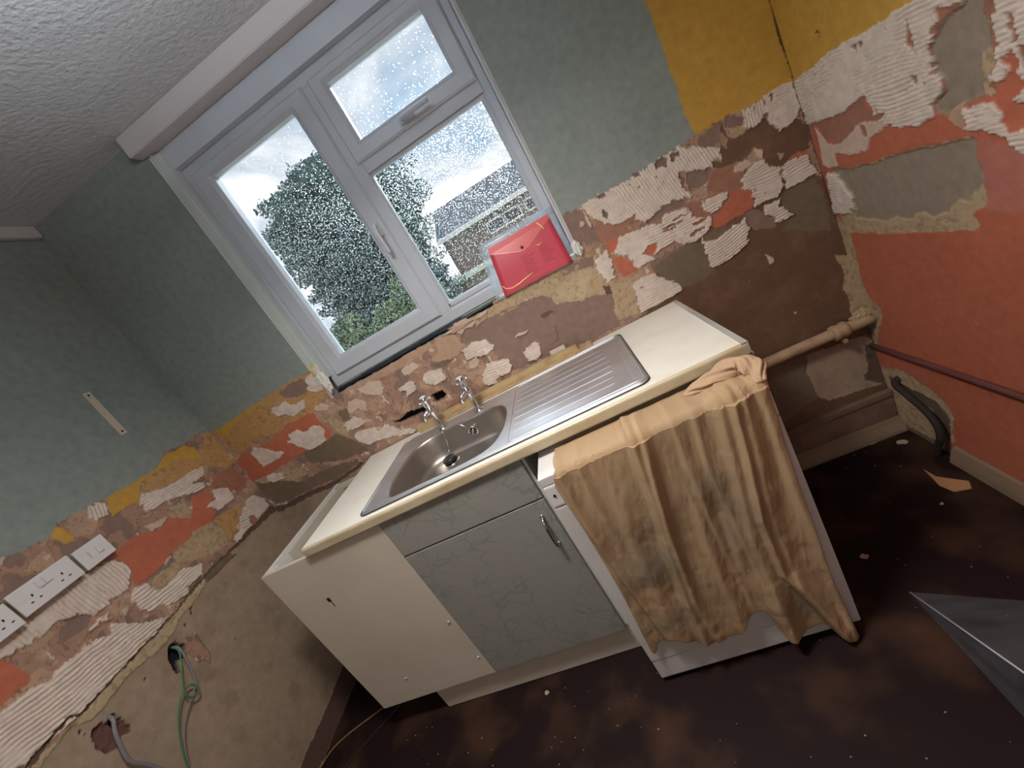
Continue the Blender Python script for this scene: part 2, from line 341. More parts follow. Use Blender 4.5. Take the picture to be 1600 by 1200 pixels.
PATCH = {
 'b': [
  ('B',None,'-1352,1379 -1308,1363 -1113,1371 -954,1379 -812,1379 -732,1376 -712,1369 -697,1238 -287,1224 -91,1226 136,1248 455,1263 498,1388 527,1389 580,1386 623,1390 680,1384 747,1381 790,1379 863,1383 912,1390 965,1386 1022,1392 1041,1385 1097,1389 1127,1394 1143,1391 1174,1382 1237,1382 1243,1390 1300,1387 1335,1372 1331,13 1148,-798 -2578,-1730 -2091,762'),
  ('A',None,'-1352,1379 -1308,1362 -1112,1371 -953,1378 -979,1328 -999,1266 -929,1245 -829,1280 -758,1243 -830,1217 -982,1224 -1027,1214 -1163,1226 -1289,1213 -1310,1241 -1323,1318'),
  ('Y',None,'-1308,1362 -1101,1373 -955,1375 -1018,1365 -1124,1348 -1207,1359 -1273,1309 -1306,1335'),
  ('A',None,'-953,1378 -812,1380 -713,1369 -692,1323 -704,1268 -758,1243 -834,1275 -955,1316'),
  ('R',None,'-1337,1203 -1208,1197 -1154,1195 -1049,1209 -948,1222 -830,1217 -834,1171 -819,1105 -837,1072 -894,1077 -1003,1074 -1080,1069 -1218,1060 -1312,1063 -1358,1077 -1330,1127 -1346,1162'),
  ('W',-15,'-1244,1194 -1202,1203 -1137,1152 -1092,1119 -1144,1102 -1238,1102 -1239,1143'),
  ('W',-6,'-1040,1153 -1014,1156 -1011,1180 -965,1182 -927,1153 -867,1163 -840,1132 -871,1073 -915,1062 -967,1063 -987,1082 -1018,1120'),
  ('W',-11,'-1268,1058 -1224,1054 -1178,1031 -1188,1008 -1261,1013'),
  ('W',17,'-995,1321 -955,1316 -917,1319 -895,1284 -825,1286 -854,1246 -917,1239 -960,1270 -994,1271 -1004,1301'),
  ('W',-15,'-751,1363 -715,1366 -704,1330 -716,1274 -759,1282 -786,1312'),
  ('P',None,'-917,1359 -827,1373 -760,1352 -790,1307 -855,1310 -902,1327'),
  ('O',None,'-1008,1068 -904,1065 -804,1080 -762,1025 -740,988 -720,935 -901,959 -963,992 -1019,1012'),
  ('O',None,'-735,1167 -679,1153 -698,1107 -736,1102'),
  ('W',0,'-740,1096 -672,1109 -644,1070 -663,1055 -745,1058'),
  ('W',0,'-742,1023 -709,1039 -630,1022 -615,998 -568,1006 -528,960 -457,923 -482,911 -573,942 -646,956 -702,959 -727,981'),
  ('w',None,'-662,1175 -620,1177 -588,1144 -606,1098 -638,1131 -679,1121 -684,1147'),
  ('T',None,'-792,1148 -764,1174 -745,1091 -753,1037 -790,1098'),
  ('w',None,'-811,1231 -767,1232 -747,1205 -772,1194 -813,1208'),
  ('E',None,'-1352,906 -1297,885 -1139,891 -1003,877 -868,889 -788,901 -1523,-94 -1762,15'),
  ('O',None,'-1337,1057 -1303,1030 -1200,996 -1127,949 -994,954 -911,947 -797,923 -806,901 -956,889 -1133,897 -1285,898 -1331,912 -1356,972'),
  ('T',None,'-1127,1058 -1066,1000 -1069,974 -1160,976 -1183,1015'),
  ('M',None,'-1362,888 -1343,898 -1297,885 -1139,891 -1003,877 -868,889 -786,904 -783,885 -889,873 -1018,857 -1142,864 -1307,861 -1373,865'),
  ('b',None,'-628,1233 -187,1235 -168,1206 -334,1195 -431,1194 -537,1211 -620,1215'),
  ('P',None,'21,1207 295,1171 167,936 57,957 31,1072 44,1115 -19,1143 -63,1161 -54,1187'),
  ('P',None,'15,1198 121,1193 300,1180 347,1142 345,1115 421,1090 518,1064 560,1040 527,968 531,919 414,918 282,929 205,940 131,980 34,1077 -16,1148'),
  ('T',None,'40,1238 75,1236 184,1239 367,1242 525,1234 558,1204 538,1163 551,1101 520,1069 449,1080 345,1115 345,1149 311,1179 222,1195 108,1200 20,1195'),
  ('Q',None,'348,1164 439,1169 496,1175 538,1163 479,1119 447,1075 386,1109 345,1115'),
  ('P',None,'416,1220 502,1220 550,1209 540,1178 471,1189 420,1196'),
  ('W',2,'-76,1137 -20,1141 23,1130 45,1096 37,1076 0,1071 -53,1087 -83,1090 -85,1117'),
  ('w',None,'-84,1078 -46,1089 -38,1060 -63,1041 -94,1052'),
  ('W',-7,'-281,1126 -244,1123 -200,1109 -199,1069 -219,1060 -271,1061 -304,1092'),
  ('W',-4,'-58,1006 -21,1037 28,1024 71,1013 66,978 45,957 -17,958 -29,938 -72,951 -76,983'),
  ('W',-5,'135,1003 153,1019 204,1024 210,981 190,955 137,958'),
  ('w',None,'137,1076 154,1085 187,1079 200,1078 186,1068'),
  ('W',-2,'-420,1121 -355,1127 -335,1116 -354,1079 -406,1073 -397,1095'),
  ('w',None,'-582,1208 -510,1210 -468,1191 -472,1156 -509,1135 -545,1154 -578,1185'),
  ('w',None,'-510,1138 -494,1130 -493,1078 -504,1083'),
  ('w',None,'-362,1184 -334,1195 -295,1193 -276,1163 -325,1150 -359,1159'),
  ('b',None,'-150,1234 -66,1206 -69,1152 -107,1123 -180,1130 -224,1161 -174,1178'),
  ('O',None,'-234,1147 -110,1118 -167,1110 -210,1114'),
  ('F',None,'-284,939 -216,971 -179,978 -180,925 -232,925'),
  ('w',None,'-61,1215 32,1224 84,1231 103,1232 88,1217 33,1218 11,1200 -23,1206 -46,1189'),
  ('K',None,'-313,1023 -294,1027 -254,1026 -247,1001 -268,985 -313,989'),
  ('K',None,'-547,1014 -496,995 -449,1012 -414,1001 -340,989 -328,976 -394,969 -456,981 -500,979 -530,998'),
  ('M',None,'270,1104 285,1111 324,1098 308,1089 283,1085'),
  ('O',None,'302,1045 311,1041 291,980 249,978 259,985 284,989'),
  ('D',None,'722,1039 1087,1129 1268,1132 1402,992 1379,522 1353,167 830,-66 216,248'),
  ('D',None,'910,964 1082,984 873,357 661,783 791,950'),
  ('W',-79,'580,1386 680,1384 790,1379 912,1390 960,1385 1073,1318 1072,1279 1038,1294 1035,1274 965,1292 930,1321 922,1255 946,1232 936,1219 878,1238 839,1237 770,1222 736,1247 683,1262 641,1281 617,1315 607,1326 594,1373'),
  ('P',None,'650,1384 680,1384 675,1368 655,1374'),
  ('P',None,'793,1387 816,1383 815,1371 793,1375'),
  ('P',None,'867,1381 897,1386 909,1370 901,1352 869,1364'),
  ('P',None,'922,1380 954,1379 955,1365 920,1354'),
  ('P',None,'648,1337 662,1314 655,1298 642,1315'),
  ('P',None,'765,1366 772,1361 769,1354'),
  ('P',None,'852,1348 858,1339 851,1339'),
  ('P',None,'925,1319 941,1278 919,1258'),
  ('P',None,'534,1377 578,1382 594,1363 595,1333 603,1287 588,1266 551,1266 521,1268 517,1332'),
  ('w',None,'588,1371 595,1333 595,1307 583,1299 585,1343'),
  ('w',None,'563,1341 576,1336 573,1320 557,1319'),
  ('F',None,'617,1315 641,1281 683,1262 732,1259 754,1266 738,1251 703,1240 714,1219 692,1216 666,1226 649,1200 620,1180 605,1204 609,1233 596,1261 599,1290'),
  ('F',None,'909,1211 954,1194 995,1190 1058,1177 1077,1203 1139,1204 1137,1173 1081,1164 1051,1157 1040,1140 968,1119 952,1088 897,1119'),
  ('W',-4,'661,1224 759,1209 766,1214 819,1189 827,1209 865,1207 909,1197 921,1180 913,1160 967,1129 974,1110 952,1088 923,1075 901,1067 858,1081 826,1110 785,1107 754,1104 726,1109 755,1083 707,1089 679,1083 672,1114 665,1144 624,1178 645,1202'),
  ('F',None,'814,1177 885,1161 883,1155 815,1167'),
  ('F',None,'855,1183 910,1176 908,1172 855,1176'),
  ('F',None,'904,1136 959,1133 959,1126 904,1125'),
  ('F',None,'887,1105 941,1109 940,1100 891,1093'),
  ('F',None,'809,1165 854,1157 853,1152 810,1156'),
  ('P',None,'770,1222 837,1233 876,1234 919,1222 912,1204 839,1212 820,1203 770,1212'),
  ('R',None,'740,1143 782,1135 763,1114 738,1103 713,1127'),
  ('R',None,'613,1231 657,1216 640,1190 620,1180 609,1202'),
  ('R',None,'608,1166 644,1156 661,1125 677,1079 618,1085 611,1116 604,1136'),
  ('W',-7,'550,1193 605,1204 608,1166 584,1093 557,1092 553,1116 542,1160'),
  ('O',None,'736,1062 806,1074 862,1079 911,1056 910,964 917,944 862,927 781,939 750,1000 729,1045'),
  ('W',-3,'637,1047 718,1045 750,1000 791,950 784,932 619,923 626,987'),
  ('T',None,'555,1076 645,1065 622,989 612,932 535,940 531,977 552,1023'),
  ('T',None,'469,1119 540,1112 545,1088 522,1062 466,1093'),
  ('M',None,'536,1093 558,1081 556,1043 535,1055'),
  ('R',None,'967,1104 996,1132 1044,1138 1053,1161 1077,1166 1117,1138 1114,1092 1095,1075 1041,1077 975,1075 963,1092'),
  ('W',6,'913,1050 923,1075 964,1071 1050,1052 1067,1072 1079,1055 1074,1019 1051,972 983,954 920,952 910,964 914,1013'),
  ('O',None,'925,1079 975,1075 1029,1069 1023,1053 963,1042 921,1056'),
  ('W',-3,'957,1188 988,1184 1049,1175 1045,1152 1017,1139 978,1133 961,1162'),
  ('P',None,'950,1300 1026,1274 1017,1238 987,1232 945,1242 936,1266'),
  ('D',None,'1107,1385 1107,1338 1126,1318 1160,1316 1206,1327 1235,1326 1241,1293 1261,1264 1285,1259 1320,1280 1337,1228 1327,1165 1257,1171 1243,1152 1220,1161 1194,1185 1183,1232 1176,1262 1142,1238 1100,1245 1056,1234 1038,1271 1038,1294 1066,1273 1082,1330 1093,1298 1108,1329 1088,1358'),
  ('F',None,'1018,1265 1100,1245 1119,1224 1130,1204 1106,1186 1067,1176 1048,1173 991,1206'),
  ('P',None,'1081,1397 1100,1390 1085,1351 1068,1352'),
  ('W',-97,'1173,1380 1236,1380 1235,1339 1212,1319 1162,1323 1168,1353'),
  ('P',None,'1118,1392 1150,1387 1171,1360 1161,1345 1111,1361'),
  ('T',None,'1111,1361 1161,1345 1157,1321 1127,1320 1113,1343'),
  ('W',-8,'1243,1390 1300,1387 1332,1380 1334,1314 1331,1291 1298,1264 1261,1264 1242,1297 1239,1324 1232,1354'),
  ('F',None,'1258,1383 1273,1379 1259,1362'),
  ('W',-3,'1106,1186 1130,1204 1161,1218 1183,1205 1202,1172 1223,1155 1217,1094 1193,1075 1114,1078 1115,1107 1118,1142 1099,1153'),
  ('w',None,'1097,1237 1140,1234 1151,1215 1109,1207 1091,1218'),
  ('w',None,'1175,1259 1196,1233 1182,1215 1170,1231'),
  ('T',None,'1234,1206 1252,1196 1235,1179'),
  ('R',None,'1257,1171 1296,1174 1323,1167 1317,1158 1272,1162'),
  ('W',1,'1225,1149 1251,1165 1312,1156 1322,1106 1336,1082 1225,1080 1228,1116'),
  ('W',4,'1132,1063 1191,1067 1188,1045 1209,1014 1219,989 1161,988 1163,1007 1140,1034'),
  ('O',None,'1193,1061 1222,1082 1308,1069 1326,1031 1330,982 1314,877 1166,961 1219,989 1203,1022'),
  ('P',None,'1073,1078 1109,1076 1135,1047 1139,1030 1163,1007 1155,982 1089,1005 1073,1038'),
  ('w',None,'1094,908 1117,881 1116,868 1098,863'),
  ('w',None,'1119,659 1129,650 1123,642 1116,647'),
  ('T',None,'1301,791 1364,755 1355,574 1363,376 1338,507 1296,538 1306,623 1294,652 1316,712'),
  ('O',None,'776,442 914,506 1119,461 1098,389 1098,269 956,219'),
  ('E',None,'1119,461 1321,439 1339,406 1277,259 1331,213 1136,232 1098,269 1087,396'),
  ('M',None,'1313,404 1350,376 1345,273 1364,213 1331,213 1275,277 1311,291 1300,338'),
  ('c',None,'1338,900 1334,1000 1338,1100 1335,1250 1338,1400 1333,1500 1337,1620 1334,1800 1338,2000 1336,2420 1345,2420 1345,900'),
 ],
 'l': [
  ('B',None,'-2,1379 -71,1397 -137,1384 -219,1401 -286,1363 -409,1365 -497,1365 -559,1374 -603,1379 -654,1376 -686,1360 -766,1365 -806,1382 -1028,1426 -1505,1328 -1788,193 176,-3641 0,844'),
  ('Y',None,'-498,1365 -409,1364 -284,1363 -232,1384 -138,1381 -109,1353 -117,1288 -209,1349 -294,1352 -377,1348 -426,1298 -494,1302 -526,1304 -518,1339'),
  ('A',None,'-70,1339 -8,1373 11,1245 1,1186 -61,1196 -116,1256 -106,1311'),
  ('A',None,'-211,1346 -117,1288 -116,1256 -271,1278 -386,1310 -381,1343 -294,1352'),
  ('Y',None,'-686,1361 -660,1375 -648,1356 -649,1309 -679,1314 -690,1349'),
  ('b',None,'-638,1347 -597,1341 -597,1309 -629,1306 -656,1323'),
  ('W',-118,'-560,1374 -510,1358 -534,1319 -568,1316 -582,1337'),
  ('W',-5,'-409,1310 -323,1279 -276,1272 -200,1275 -141,1263 -163,1227 -232,1229 -185,1203 -207,1180 -295,1210 -346,1232 -408,1237 -439,1246 -431,1283'),
  ('R',None,'-608,1201 -516,1198 -453,1166 -394,1178 -335,1125 -304,1138 -268,1188 -195,1170 -125,1200 -26,1183 -20,1101 -45,1064 -79,1068 -126,1116 -129,1172 -206,1158 -199,1122 -250,1112 -237,1070 -286,1052 -393,1061 -453,1072 -492,1064 -558,1051 -633,1064 -610,1117 -609,1151'),
  ('F',None,'-184,1171 -112,1201 -26,1183 -20,1101 -79,1068 -120,1123'),
  ('T',None,'-366,1210 -305,1189 -314,1137 -337,1123 -365,1171'),
  ('w',None,'-478,1208 -430,1192 -389,1183 -435,1168 -474,1177'),
  ('W',-16,'-250,1112 -199,1122 -183,1150 -140,1138 -120,1123 -123,1060 -226,1071'),
  ('T',None,'-421,1059 -364,1073 -286,1052 -268,1004 -288,928 -392,960 -434,985 -439,1029'),
  ('T',None,'-470,1061 -430,1059 -439,1009 -434,985 -484,1027'),
  ('A',None,'-270,1058 -190,1040 -121,1014 -222,961 -283,933 -268,1004'),
  ('W',-25,'-89,1021 -42,1016 -11,968 -21,919 -141,920 -271,911 -255,939 -191,944 -192,967'),
  ('F',None,'-143,956 -117,944 -116,920 -154,921'),
  ('W',-90,'-622,1183 -609,1151 -610,1117 -640,1080 -671,1074 -711,1087 -728,1073 -770,1077 -789,1118 -851,1128 -867,1134 -1135,1197 -1109,1284 -863,1221 -721,1207 -700,1199'),
  ('W',-6,'-655,1062 -604,1048 -602,1000 -587,991 -488,993 -434,955 -448,920 -519,931 -540,907 -607,932 -658,959 -674,997 -669,1036'),
  ('T',None,'-589,1040 -488,1032 -471,1003 -551,996 -594,1000 -601,1017'),
  ('B',None,'-758,1077 -718,1077 -668,1048 -679,1011 -667,969 -619,953 -609,922 -627,909 -689,944 -731,1001 -764,1019 -768,1000 -804,1025 -857,1036 -883,1028 -926,1032 -963,1030 -965,1050 -952,1074 -951,1116 -913,1134 -873,1136 -829,1139 -787,1115 -767,1073'),
  ('W',-8,'-757,1027 -731,1001 -689,944 -631,904 -700,898 -832,891 -958,896 -1077,904 -1140,949 -1190,1059 -1035,1050 -972,1046 -934,1021 -917,1033 -863,1029 -807,1021 -768,1000'),
  ('R',None,'-960,1159 -954,1135 -952,1074 -964,1063 -1007,1059 -1028,1060 -1107,1096 -1044,1192'),
  ('W',None,'-799,1059 -765,1061 -727,1029 -764,1048 -799,1051'),
  ('O',None,'-531,920 -459,924 -463,900 -531,892'),
  ('E',None,'-455,899 -635,891 -832,891 -988,887 -1075,901 -1239,894 -1325,-28 -196,-1529 16,911'),
  ('Q',None,'-1075,901 -988,887 -832,891 -635,891 -463,909 -461,887 -536,869 -606,872 -651,848 -716,848 -796,861 -856,861 -906,853 -945,856 -975,886 -1036,882 -1072,878'),
  ('O',None,'-446,919 -351,917 -294,879 -385,882 -455,890'),
  ('M',None,'-423,913 -450,914 -627,900 -826,898 -944,895 -968,914 -1079,907 -1078,891 -969,907 -945,888 -828,893 -629,895 -454,906 -153,891 25,880 2,911'),
  ('K',None,'-697,829 -668,820 -660,785 -665,754 -699,767 -721,726 -734,745 -722,792'),
  ('H',None,'-961,835 -935,829 -900,791 -909,738 -929,748 -955,737 -975,752 -983,794'),
  ('K',None,'-915,827 -901,811 -909,781 -924,782 -924,809'),
  ('B',None,'-641,815 -612,785 -626,697 -646,667 -670,713 -671,764'),
  ('K',None,'-564,865 -556,865 -557,856 -564,857'),
  ('K',None,'-576,852 -568,852 -568,842 -576,843'),
  ('K',None,'-616,838 -609,838 -609,829 -616,830'),
  ('K',None,'-535,648 -530,647 -530,642 -535,642'),
  ('K',None,'-801,816 -796,816 -796,808 -802,809'),
  ('K',None,'-980,859 -975,858 -975,850 -981,850'),
  ('K',None,'-978,843 -975,843 -975,837 -979,837'),
  ('K',None,'-550,715 -546,715 -546,710 -550,710'),
  ('N',None,'-341,-14 -34,-68 -233,115 -354,104 -702,95 -844,-25 -660,6'),
 ],
 'r': [
  ('Y',None,'24,1629 -454,1409 -403,1397 -255,1396 -3,1390 160,1375 175,1699 -120,2060 -774,1537 -509,1411 -454,1409'),
  ('Y',None,'10,1623 -460,1407 -532,1413 -518,1352 -390,1367 -227,1366 2,1353 33,1417'),
  ('F',None,'-479,1340 -524,1377 -598,1363 -637,1325 -638,1242 -603,1164 -540,1157 -482,1150 -455,1160 -457,1257'),
  ('W',-176,'3,1380 -236,1400 -391,1398 -470,1402 -531,1406 -616,1384 -581,1351 -520,1362 -518,1341 -495,1331 -499,1320 -482,1294 -484,1260 -496,1219 -490,1196 -461,1184 -457,1152 -410,1146 -355,1154 -327,1171 -293,1160 -286,1200 -279,1240 -269,1258 -212,1242 -165,1233 -3,1240 7,1299 9,1355'),
  ('F',None,'-447,1374 -450,1358 -449,1300 -441,1315 -431,1322'),
  ('F',None,'-274,1385 -291,1386 -281,1361'),
  ('F',None,'-297,1387 -313,1377 -299,1365'),
  ('F',None,'-425,1257 -444,1254 -440,1239 -426,1246'),
  ('F',None,'-97,1379 -110,1362 -103,1362'),
  ('F',None,'-521,1365 -544,1354 -526,1332 -495,1331 -518,1341'),
  ('F',None,'-3,1240 -165,1233 -212,1242 -271,1261 -256,1238 -286,1200 -331,1200 -301,1185 -248,1185 -199,1179 -162,1148 -105,1154 -62,1171 -55,1219 -2,1221'),
  ('w',None,'-35,1223 -52,1196 -72,1160 -130,1150 -198,1176 -223,1195 -259,1187 -300,1181 -327,1171 -291,1156 -250,1144 -221,1112 -159,1109 -87,1129 -87,1082 -18,1091'),
  ('F',None,'-216,1192 -246,1182 -247,1153 -231,1156'),
  ('F',None,'-252,1228 -272,1223 -270,1184 -251,1193'),
  ('F',None,'-293,1221 -307,1202 -323,1191 -301,1185'),
  ('W',-174,'-629,1328 -616,1384 -848,1369 -831,1047 -659,1175 -652,1234 -635,1225 -625,1228 -637,1200 -612,1184 -599,1193 -606,1216 -619,1223 -621,1248 -631,1247 -624,1281'),
  ('F',None,'-648,1300 -657,1294 -662,1246 -654,1246'),
  ('F',None,'-656,1240 -677,1232 -666,1193'),
  ('T',None,'-602,1326 -613,1298 -612,1260 -619,1223 -600,1210 -592,1184 -607,1169 -597,1163 -573,1178 -573,1224 -590,1249 -599,1254 -608,1287'),
  ('S',None,'-534,1339 -574,1346 -584,1365 -610,1352 -602,1326 -608,1287 -610,1250 -586,1248 -577,1200 -580,1170 -542,1169 -494,1150 -463,1164 -465,1184 -503,1205 -486,1253 -483,1294 -510,1322'),
  ('F',None,'-614,1333 -625,1318 -624,1281 -631,1247 -619,1257 -613,1285 -617,1319'),
  ('b',None,'-499,1158 -539,1170 -526,1104 -502,1122 -492,1144'),
  ('W',172,'-633,1147 -654,1161 -746,1148 -743,1115'),
  ('W',180,'-537,1152 -606,1152 -608,1126 -616,1089 -608,1076 -575,1094 -564,1103 -529,1104'),
  ('W',171,'-611,1084 -646,1088 -739,1079 -727,960 -638,1035 -613,1054'),
  ('r',None,'-547,1085 -638,1039 -752,994 -744,903 -537,918 -545,1021'),
  ('T',None,'-20,943 -45,854 -292,858 -504,870 -516,883 -504,913 -542,930 -547,970 -545,1021 -542,1089 -515,1091 -345,1090 -226,1074 -55,1079 -21,1003'),
  ('S',None,'-52,1074 -224,1069 -343,1085 -539,1086 -541,982 -524,969 -494,950 -464,943 -431,915 -393,906 -359,920 -312,896 -263,908 -221,891 -164,901 -101,906 -104,973 -50,1068'),
  ('W',-167,'-22,1075 -69,1057 -115,972 -85,923 1,925'),
  ('T',None,'42,981 -48,863 -49,772 -34,638 117,559 88,821'),
  ('T',None,'-9,777 -49,773 -31,681 -50,599 -95,558 -82,519 -19,411 -27,382 58,355 66,593'),
  ('T',None,'-3,285 -106,309 -213,285 -272,247 -296,208 -269,119 -273,75 -182,19 -11,-4 32,35'),
  ('M',None,'-19,250 -132,234 -234,228 -268,171 -257,97 -216,7 -196,77 -207,177 -135,188 -67,180 -35,191'),
  ('O',None,'39,13 -184,29 -317,12 -560,44 -550,-41 487,-444'),
  ('K',None,'-151,1461 -166,1465 -172,1451 -158,1447'),
 ],
}
# ------------------------------------------------------------------ the walls
XL, XR, CEIL, YF = -1.35, 1.34, 2.40, -3.3
WX0, WX1, WZ0, WZ1 = -.70, .503, 1.236, 2.335      # window opening
CLS = {  # colour, height (mm), roughness, grain (mm)
 'G': ((.255, .290, .270), 0, .50, 0), 'Y': ((.52, .30, .055), 0, .6, .2), 'R': ((.46, .140, .080), -.4, .55, .1), 'r': ((.46, .17, .13), 0, .5, 0),
 'A': ((.47, .27, .11), -.3, .8, .6), 'W': ((.70, .61, .535), 4.6, .85, .3), 'w': ((.58, .45, .36), 3.0, .85, .5),
 'B': ((.36, .22, .155), -1.4, .9, .8), 'b': ((.44, .29, .20), -.2, .9, .8), 'P': ((.235, .155, .125), -3, .9, .5), 'F': ((.33, .155, .105), -.8, .8, .5),
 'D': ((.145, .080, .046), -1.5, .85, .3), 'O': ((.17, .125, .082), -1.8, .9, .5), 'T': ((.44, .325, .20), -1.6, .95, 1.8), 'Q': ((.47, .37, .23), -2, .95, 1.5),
 'S': ((.28, .225, .17), -6, .95, 1.0), 'E': ((.34, .26, .185), -5, .85, .4), 'M': ((.12, .078, .058), -4, .95, 2.0),
 'c': ((.10, .06, .04), -1.2, .9, .5),
 'K': ((.010, .013, .020), -38, .9, 1), 'H': ((.14, .07, .06), -16, .95, 3), 'N': ((.12, .07, .055), -4, .9, 1)}
CK = list(CLS)
def inside(px, pz, poly):
    c = np.zeros(px.shape, bool); j = len(poly) - 1
    for i in range(len(poly)):
        xi, zi = poly[i]; xj, zj = poly[j]
        if zi != zj:
            c ^= ((zi > pz) != (zj > pz)) & (px < (xj - xi) * (pz - zi) / (zj - zi) + xi)
        j = i
    return c
def edges(a, b, fa, fb, fine, coarse, extra=()):
    e = list(np.arange(fa, fb, fine)) + [fb]
    if a < fa: e = list(np.linspace(a, fa, max(2, int((fa - a) / coarse) + 1)))[:-1] + e
    if b > fb: e = e + list(np.linspace(fb, b, max(2, int((b - fb) / coarse) + 1)))[1:]
    e = np.array(e)
    for x in extra: e[np.argmin(abs(e - x))] = x
    return e
def stripped_wall(name, key, U, Z, base, place, seed, hole=None):
    """a wall skin whose paint, plaster and ridged adhesive are real relief; place(u, h, z) -> xyz, h towards the room"""
    uu, zz = np.meshgrid(U, Z, indexing='ij'); sh = uu.shape; u = uu.ravel(); z = zz.ravel()
    wu = u + (fbm(u, z, .026, seed) - .5) * .013 + (vnoise(u, z, .006, seed + 5) - .5) * .005
    wz = z + (fbm(u, z, .026, seed + 50) - .5) * .013 + (vnoise(u, z, .006, seed + 55) - .5) * .005
    cls = np.array([CK.index(c) for c in base(wu, wz)]) if not callable(getattr(base, 'vec', None)) else base.vec(wu, wz)
    ang = np.full(u.shape, np.nan)
    for c, a, s in PATCH[key]:
        P = [tuple(int(k) / 1000 for k in p.split(',')) for p in s.split()]
        x0, x1 = min(p[0] for p in P), max(p[0] for p in P); z0, z1 = min(p[1] for p in P), max(p[1] for p in P)
        idx = np.nonzero((wu >= x0) & (wu <= x1) & (wz >= z0) & (wz <= z1))[0]
        if len(idx) == 0: continue
        if c == 'W' and a is not None:      # adhesive frays along its ridges
            t = math.radians(a); ph = (-u[idx] * math.sin(t) + z[idx] * math.cos(t)) / .013
            sft = (np.floor(ph) * 12.9898 % 1.7 - .85) * .006
            m = inside(wu[idx] + sft * math.cos(t), wz[idx] + sft * math.sin(t), P)
        else: m = inside(wu[idx], wz[idx], P)
        cls[idx[m]] = CK.index(c); ang[idx[m]] = np.nan if a is None else math.radians(a)
    col = np.array([CLS[k][0] for k in CK])[cls]; h = np.array([CLS[k][1] for k in CK], float)[cls] / 1000
    ro = np.array([CLS[k][2] for k in CK])[cls]; gr = np.array([CLS[k][3] for k in CK])[cls] / 1000
    isB = np.isin(cls, [CK.index(k) for k in 'B'])
    # rough plaster: scabs, paler scraps and dark scratches of its own
    s1 = fbm(u, z, .075, seed + 100); s2 = fbm(u, z, .032, seed + 200); s3 = fbm(u, z, .013, seed + 300)
    m = isB & (s1 > .56); col[m] = np.array(CLS['b'][0]); h[m] += .0009
    m = isB & (s1 < .40); col[m] = np.array(CLS['P'][0]); h[m] -= .001
    m = isB & (s2 > .73); col[m] = np.array(CLS['w'][0]); h[m] += .0022
    m = isB & (abs(s2 - .5) < .012) & (s1 > .45); col[m] *= .55; h[m] -= .0012
    isT = np.isin(cls, [CK.index(k) for k in 'TQA']); m = isT & (s3 < .36); col[m] *= .72
    isE = cls == CK.index('E'); k = np.clip((.42 - s1) * 5, 0, 1)[:, None] * isE[:, None] * .28
    col = col * (1 - k) + np.array((.13, .075, .05)) * k
    isR = cls == CK.index('R'); m = isR & (s3 > .84) & (s1 > .6); col[m] = col[m] * .4 + np.array((.5, .4, .33)) * .6
    isD = np.isin(cls, [CK.index(k2) for k2 in 'DO']); k = np.clip((s1 - .5) * 4, 0, 1)[:, None] * isD[:, None] * .35
    col = col * (1 - k) + np.array((.25, .15, .10)) * k
    m = isD & (s3 > .90); col[m] = np.array((.36, .26, .19))
    col *= (1 + (fbm(u, z, .25, seed + 400) - .5) * .22)[:, None]
    # small pits through the adhesive
    W = cls == CK.index('W'); pit = W & (s3 > .84); col[pit] = CLS['F'][0]; h[pit] = -.0005
    R = W & ~pit & ~np.isnan(ang); wob = (fbm(u, z, .12, seed + 500) - .5) * .02
    a = np.where(R, ang, 0); ph = (-u * np.sin(a) + z * np.cos(a) + wob * 1.2) / (.0122 if key == 'l' else .0100)
    ridge = np.abs(np.sin(PI * ph)); fade = np.clip((fbm(u, z, .09, seed + 600) - .28) * 4, .15, 1)
    h = h + np.where(R, (ridge - .75) * (.0050 if key == 'l' else .0038) * fade, 0)
    gutter = R & (ridge < .42) & (fade > .55); col[gutter] = col[gutter] * .66 + np.array(CLS['B'][0]) * .34
    h = h + (s3 - .5) * gr * 2 + (s2 - .5) * gr * 1.5
    inhole = None
    if hole:
        (a0, a1, b0, b1) = hole; mu = (U[:-1] + U[1:]) / 2; mz = (Z[:-1] + Z[1:]) / 2
        inhole = ((mu[:, None] > a0) & (mu[:, None] < a1) & (mz[None] > b0) & (mz[None] < b1))
        near = (u > a0 - .001) & (u < a1 + .001) & (abs(z - b0) < .004)
        z = z + np.where(near, -np.abs(fbm(u, z * 0, .05, seed + 700) - .5) * .035 * np.clip(np.sin((u - a0) / (a1 - a0) * PI) * 4, 0, 1), 0)
        h[near] += .001
    co = place(u, h, z)
    nu, nz = sh; i = np.arange((nu - 1) * (nz - 1)); iu = i // (nz - 1); iz = i % (nz - 1); v0 = iu * nz + iz
    F = np.stack([v0, v0 + nz, v0 + nz + 1, v0 + 1], 1)
    if inhole is not None: F = F[~inhole.ravel()]
    me = bpy.data.meshes.new(name); me.vertices.add(len(u)); me.vertices.foreach_set('co', co.astype(np.float32).ravel())
    me.loops.add(F.size); me.loops.foreach_set('vertex_index', F.ravel().astype(np.int32))
    me.polygons.add(len(F)); me.polygons.foreach_set('loop_start', np.arange(0, F.size, 4, dtype=np.int32))
    me.polygons.foreach_set('use_smooth', np.ones(len(F), bool)); me.update()
    at = me.attributes.new('surface_colour', 'FLOAT_COLOR', 'POINT'); at.data.foreach_set('color', np.concatenate([col, np.ones((len(u), 1))], 1).astype(np.float32).ravel())
    at = me.attributes.new('surface_rough', 'FLOAT', 'POINT'); at.data.foreach_set('value', ro.astype(np.float32))
    me.materials.append(M['wall']); o = bpy.data.objects.new(name, me); COL.objects.link(o)
    return struct(o)
class Base:
    def __init__(s, f): s.f = f
    def vec(s, u, z): return s.f(u, z)
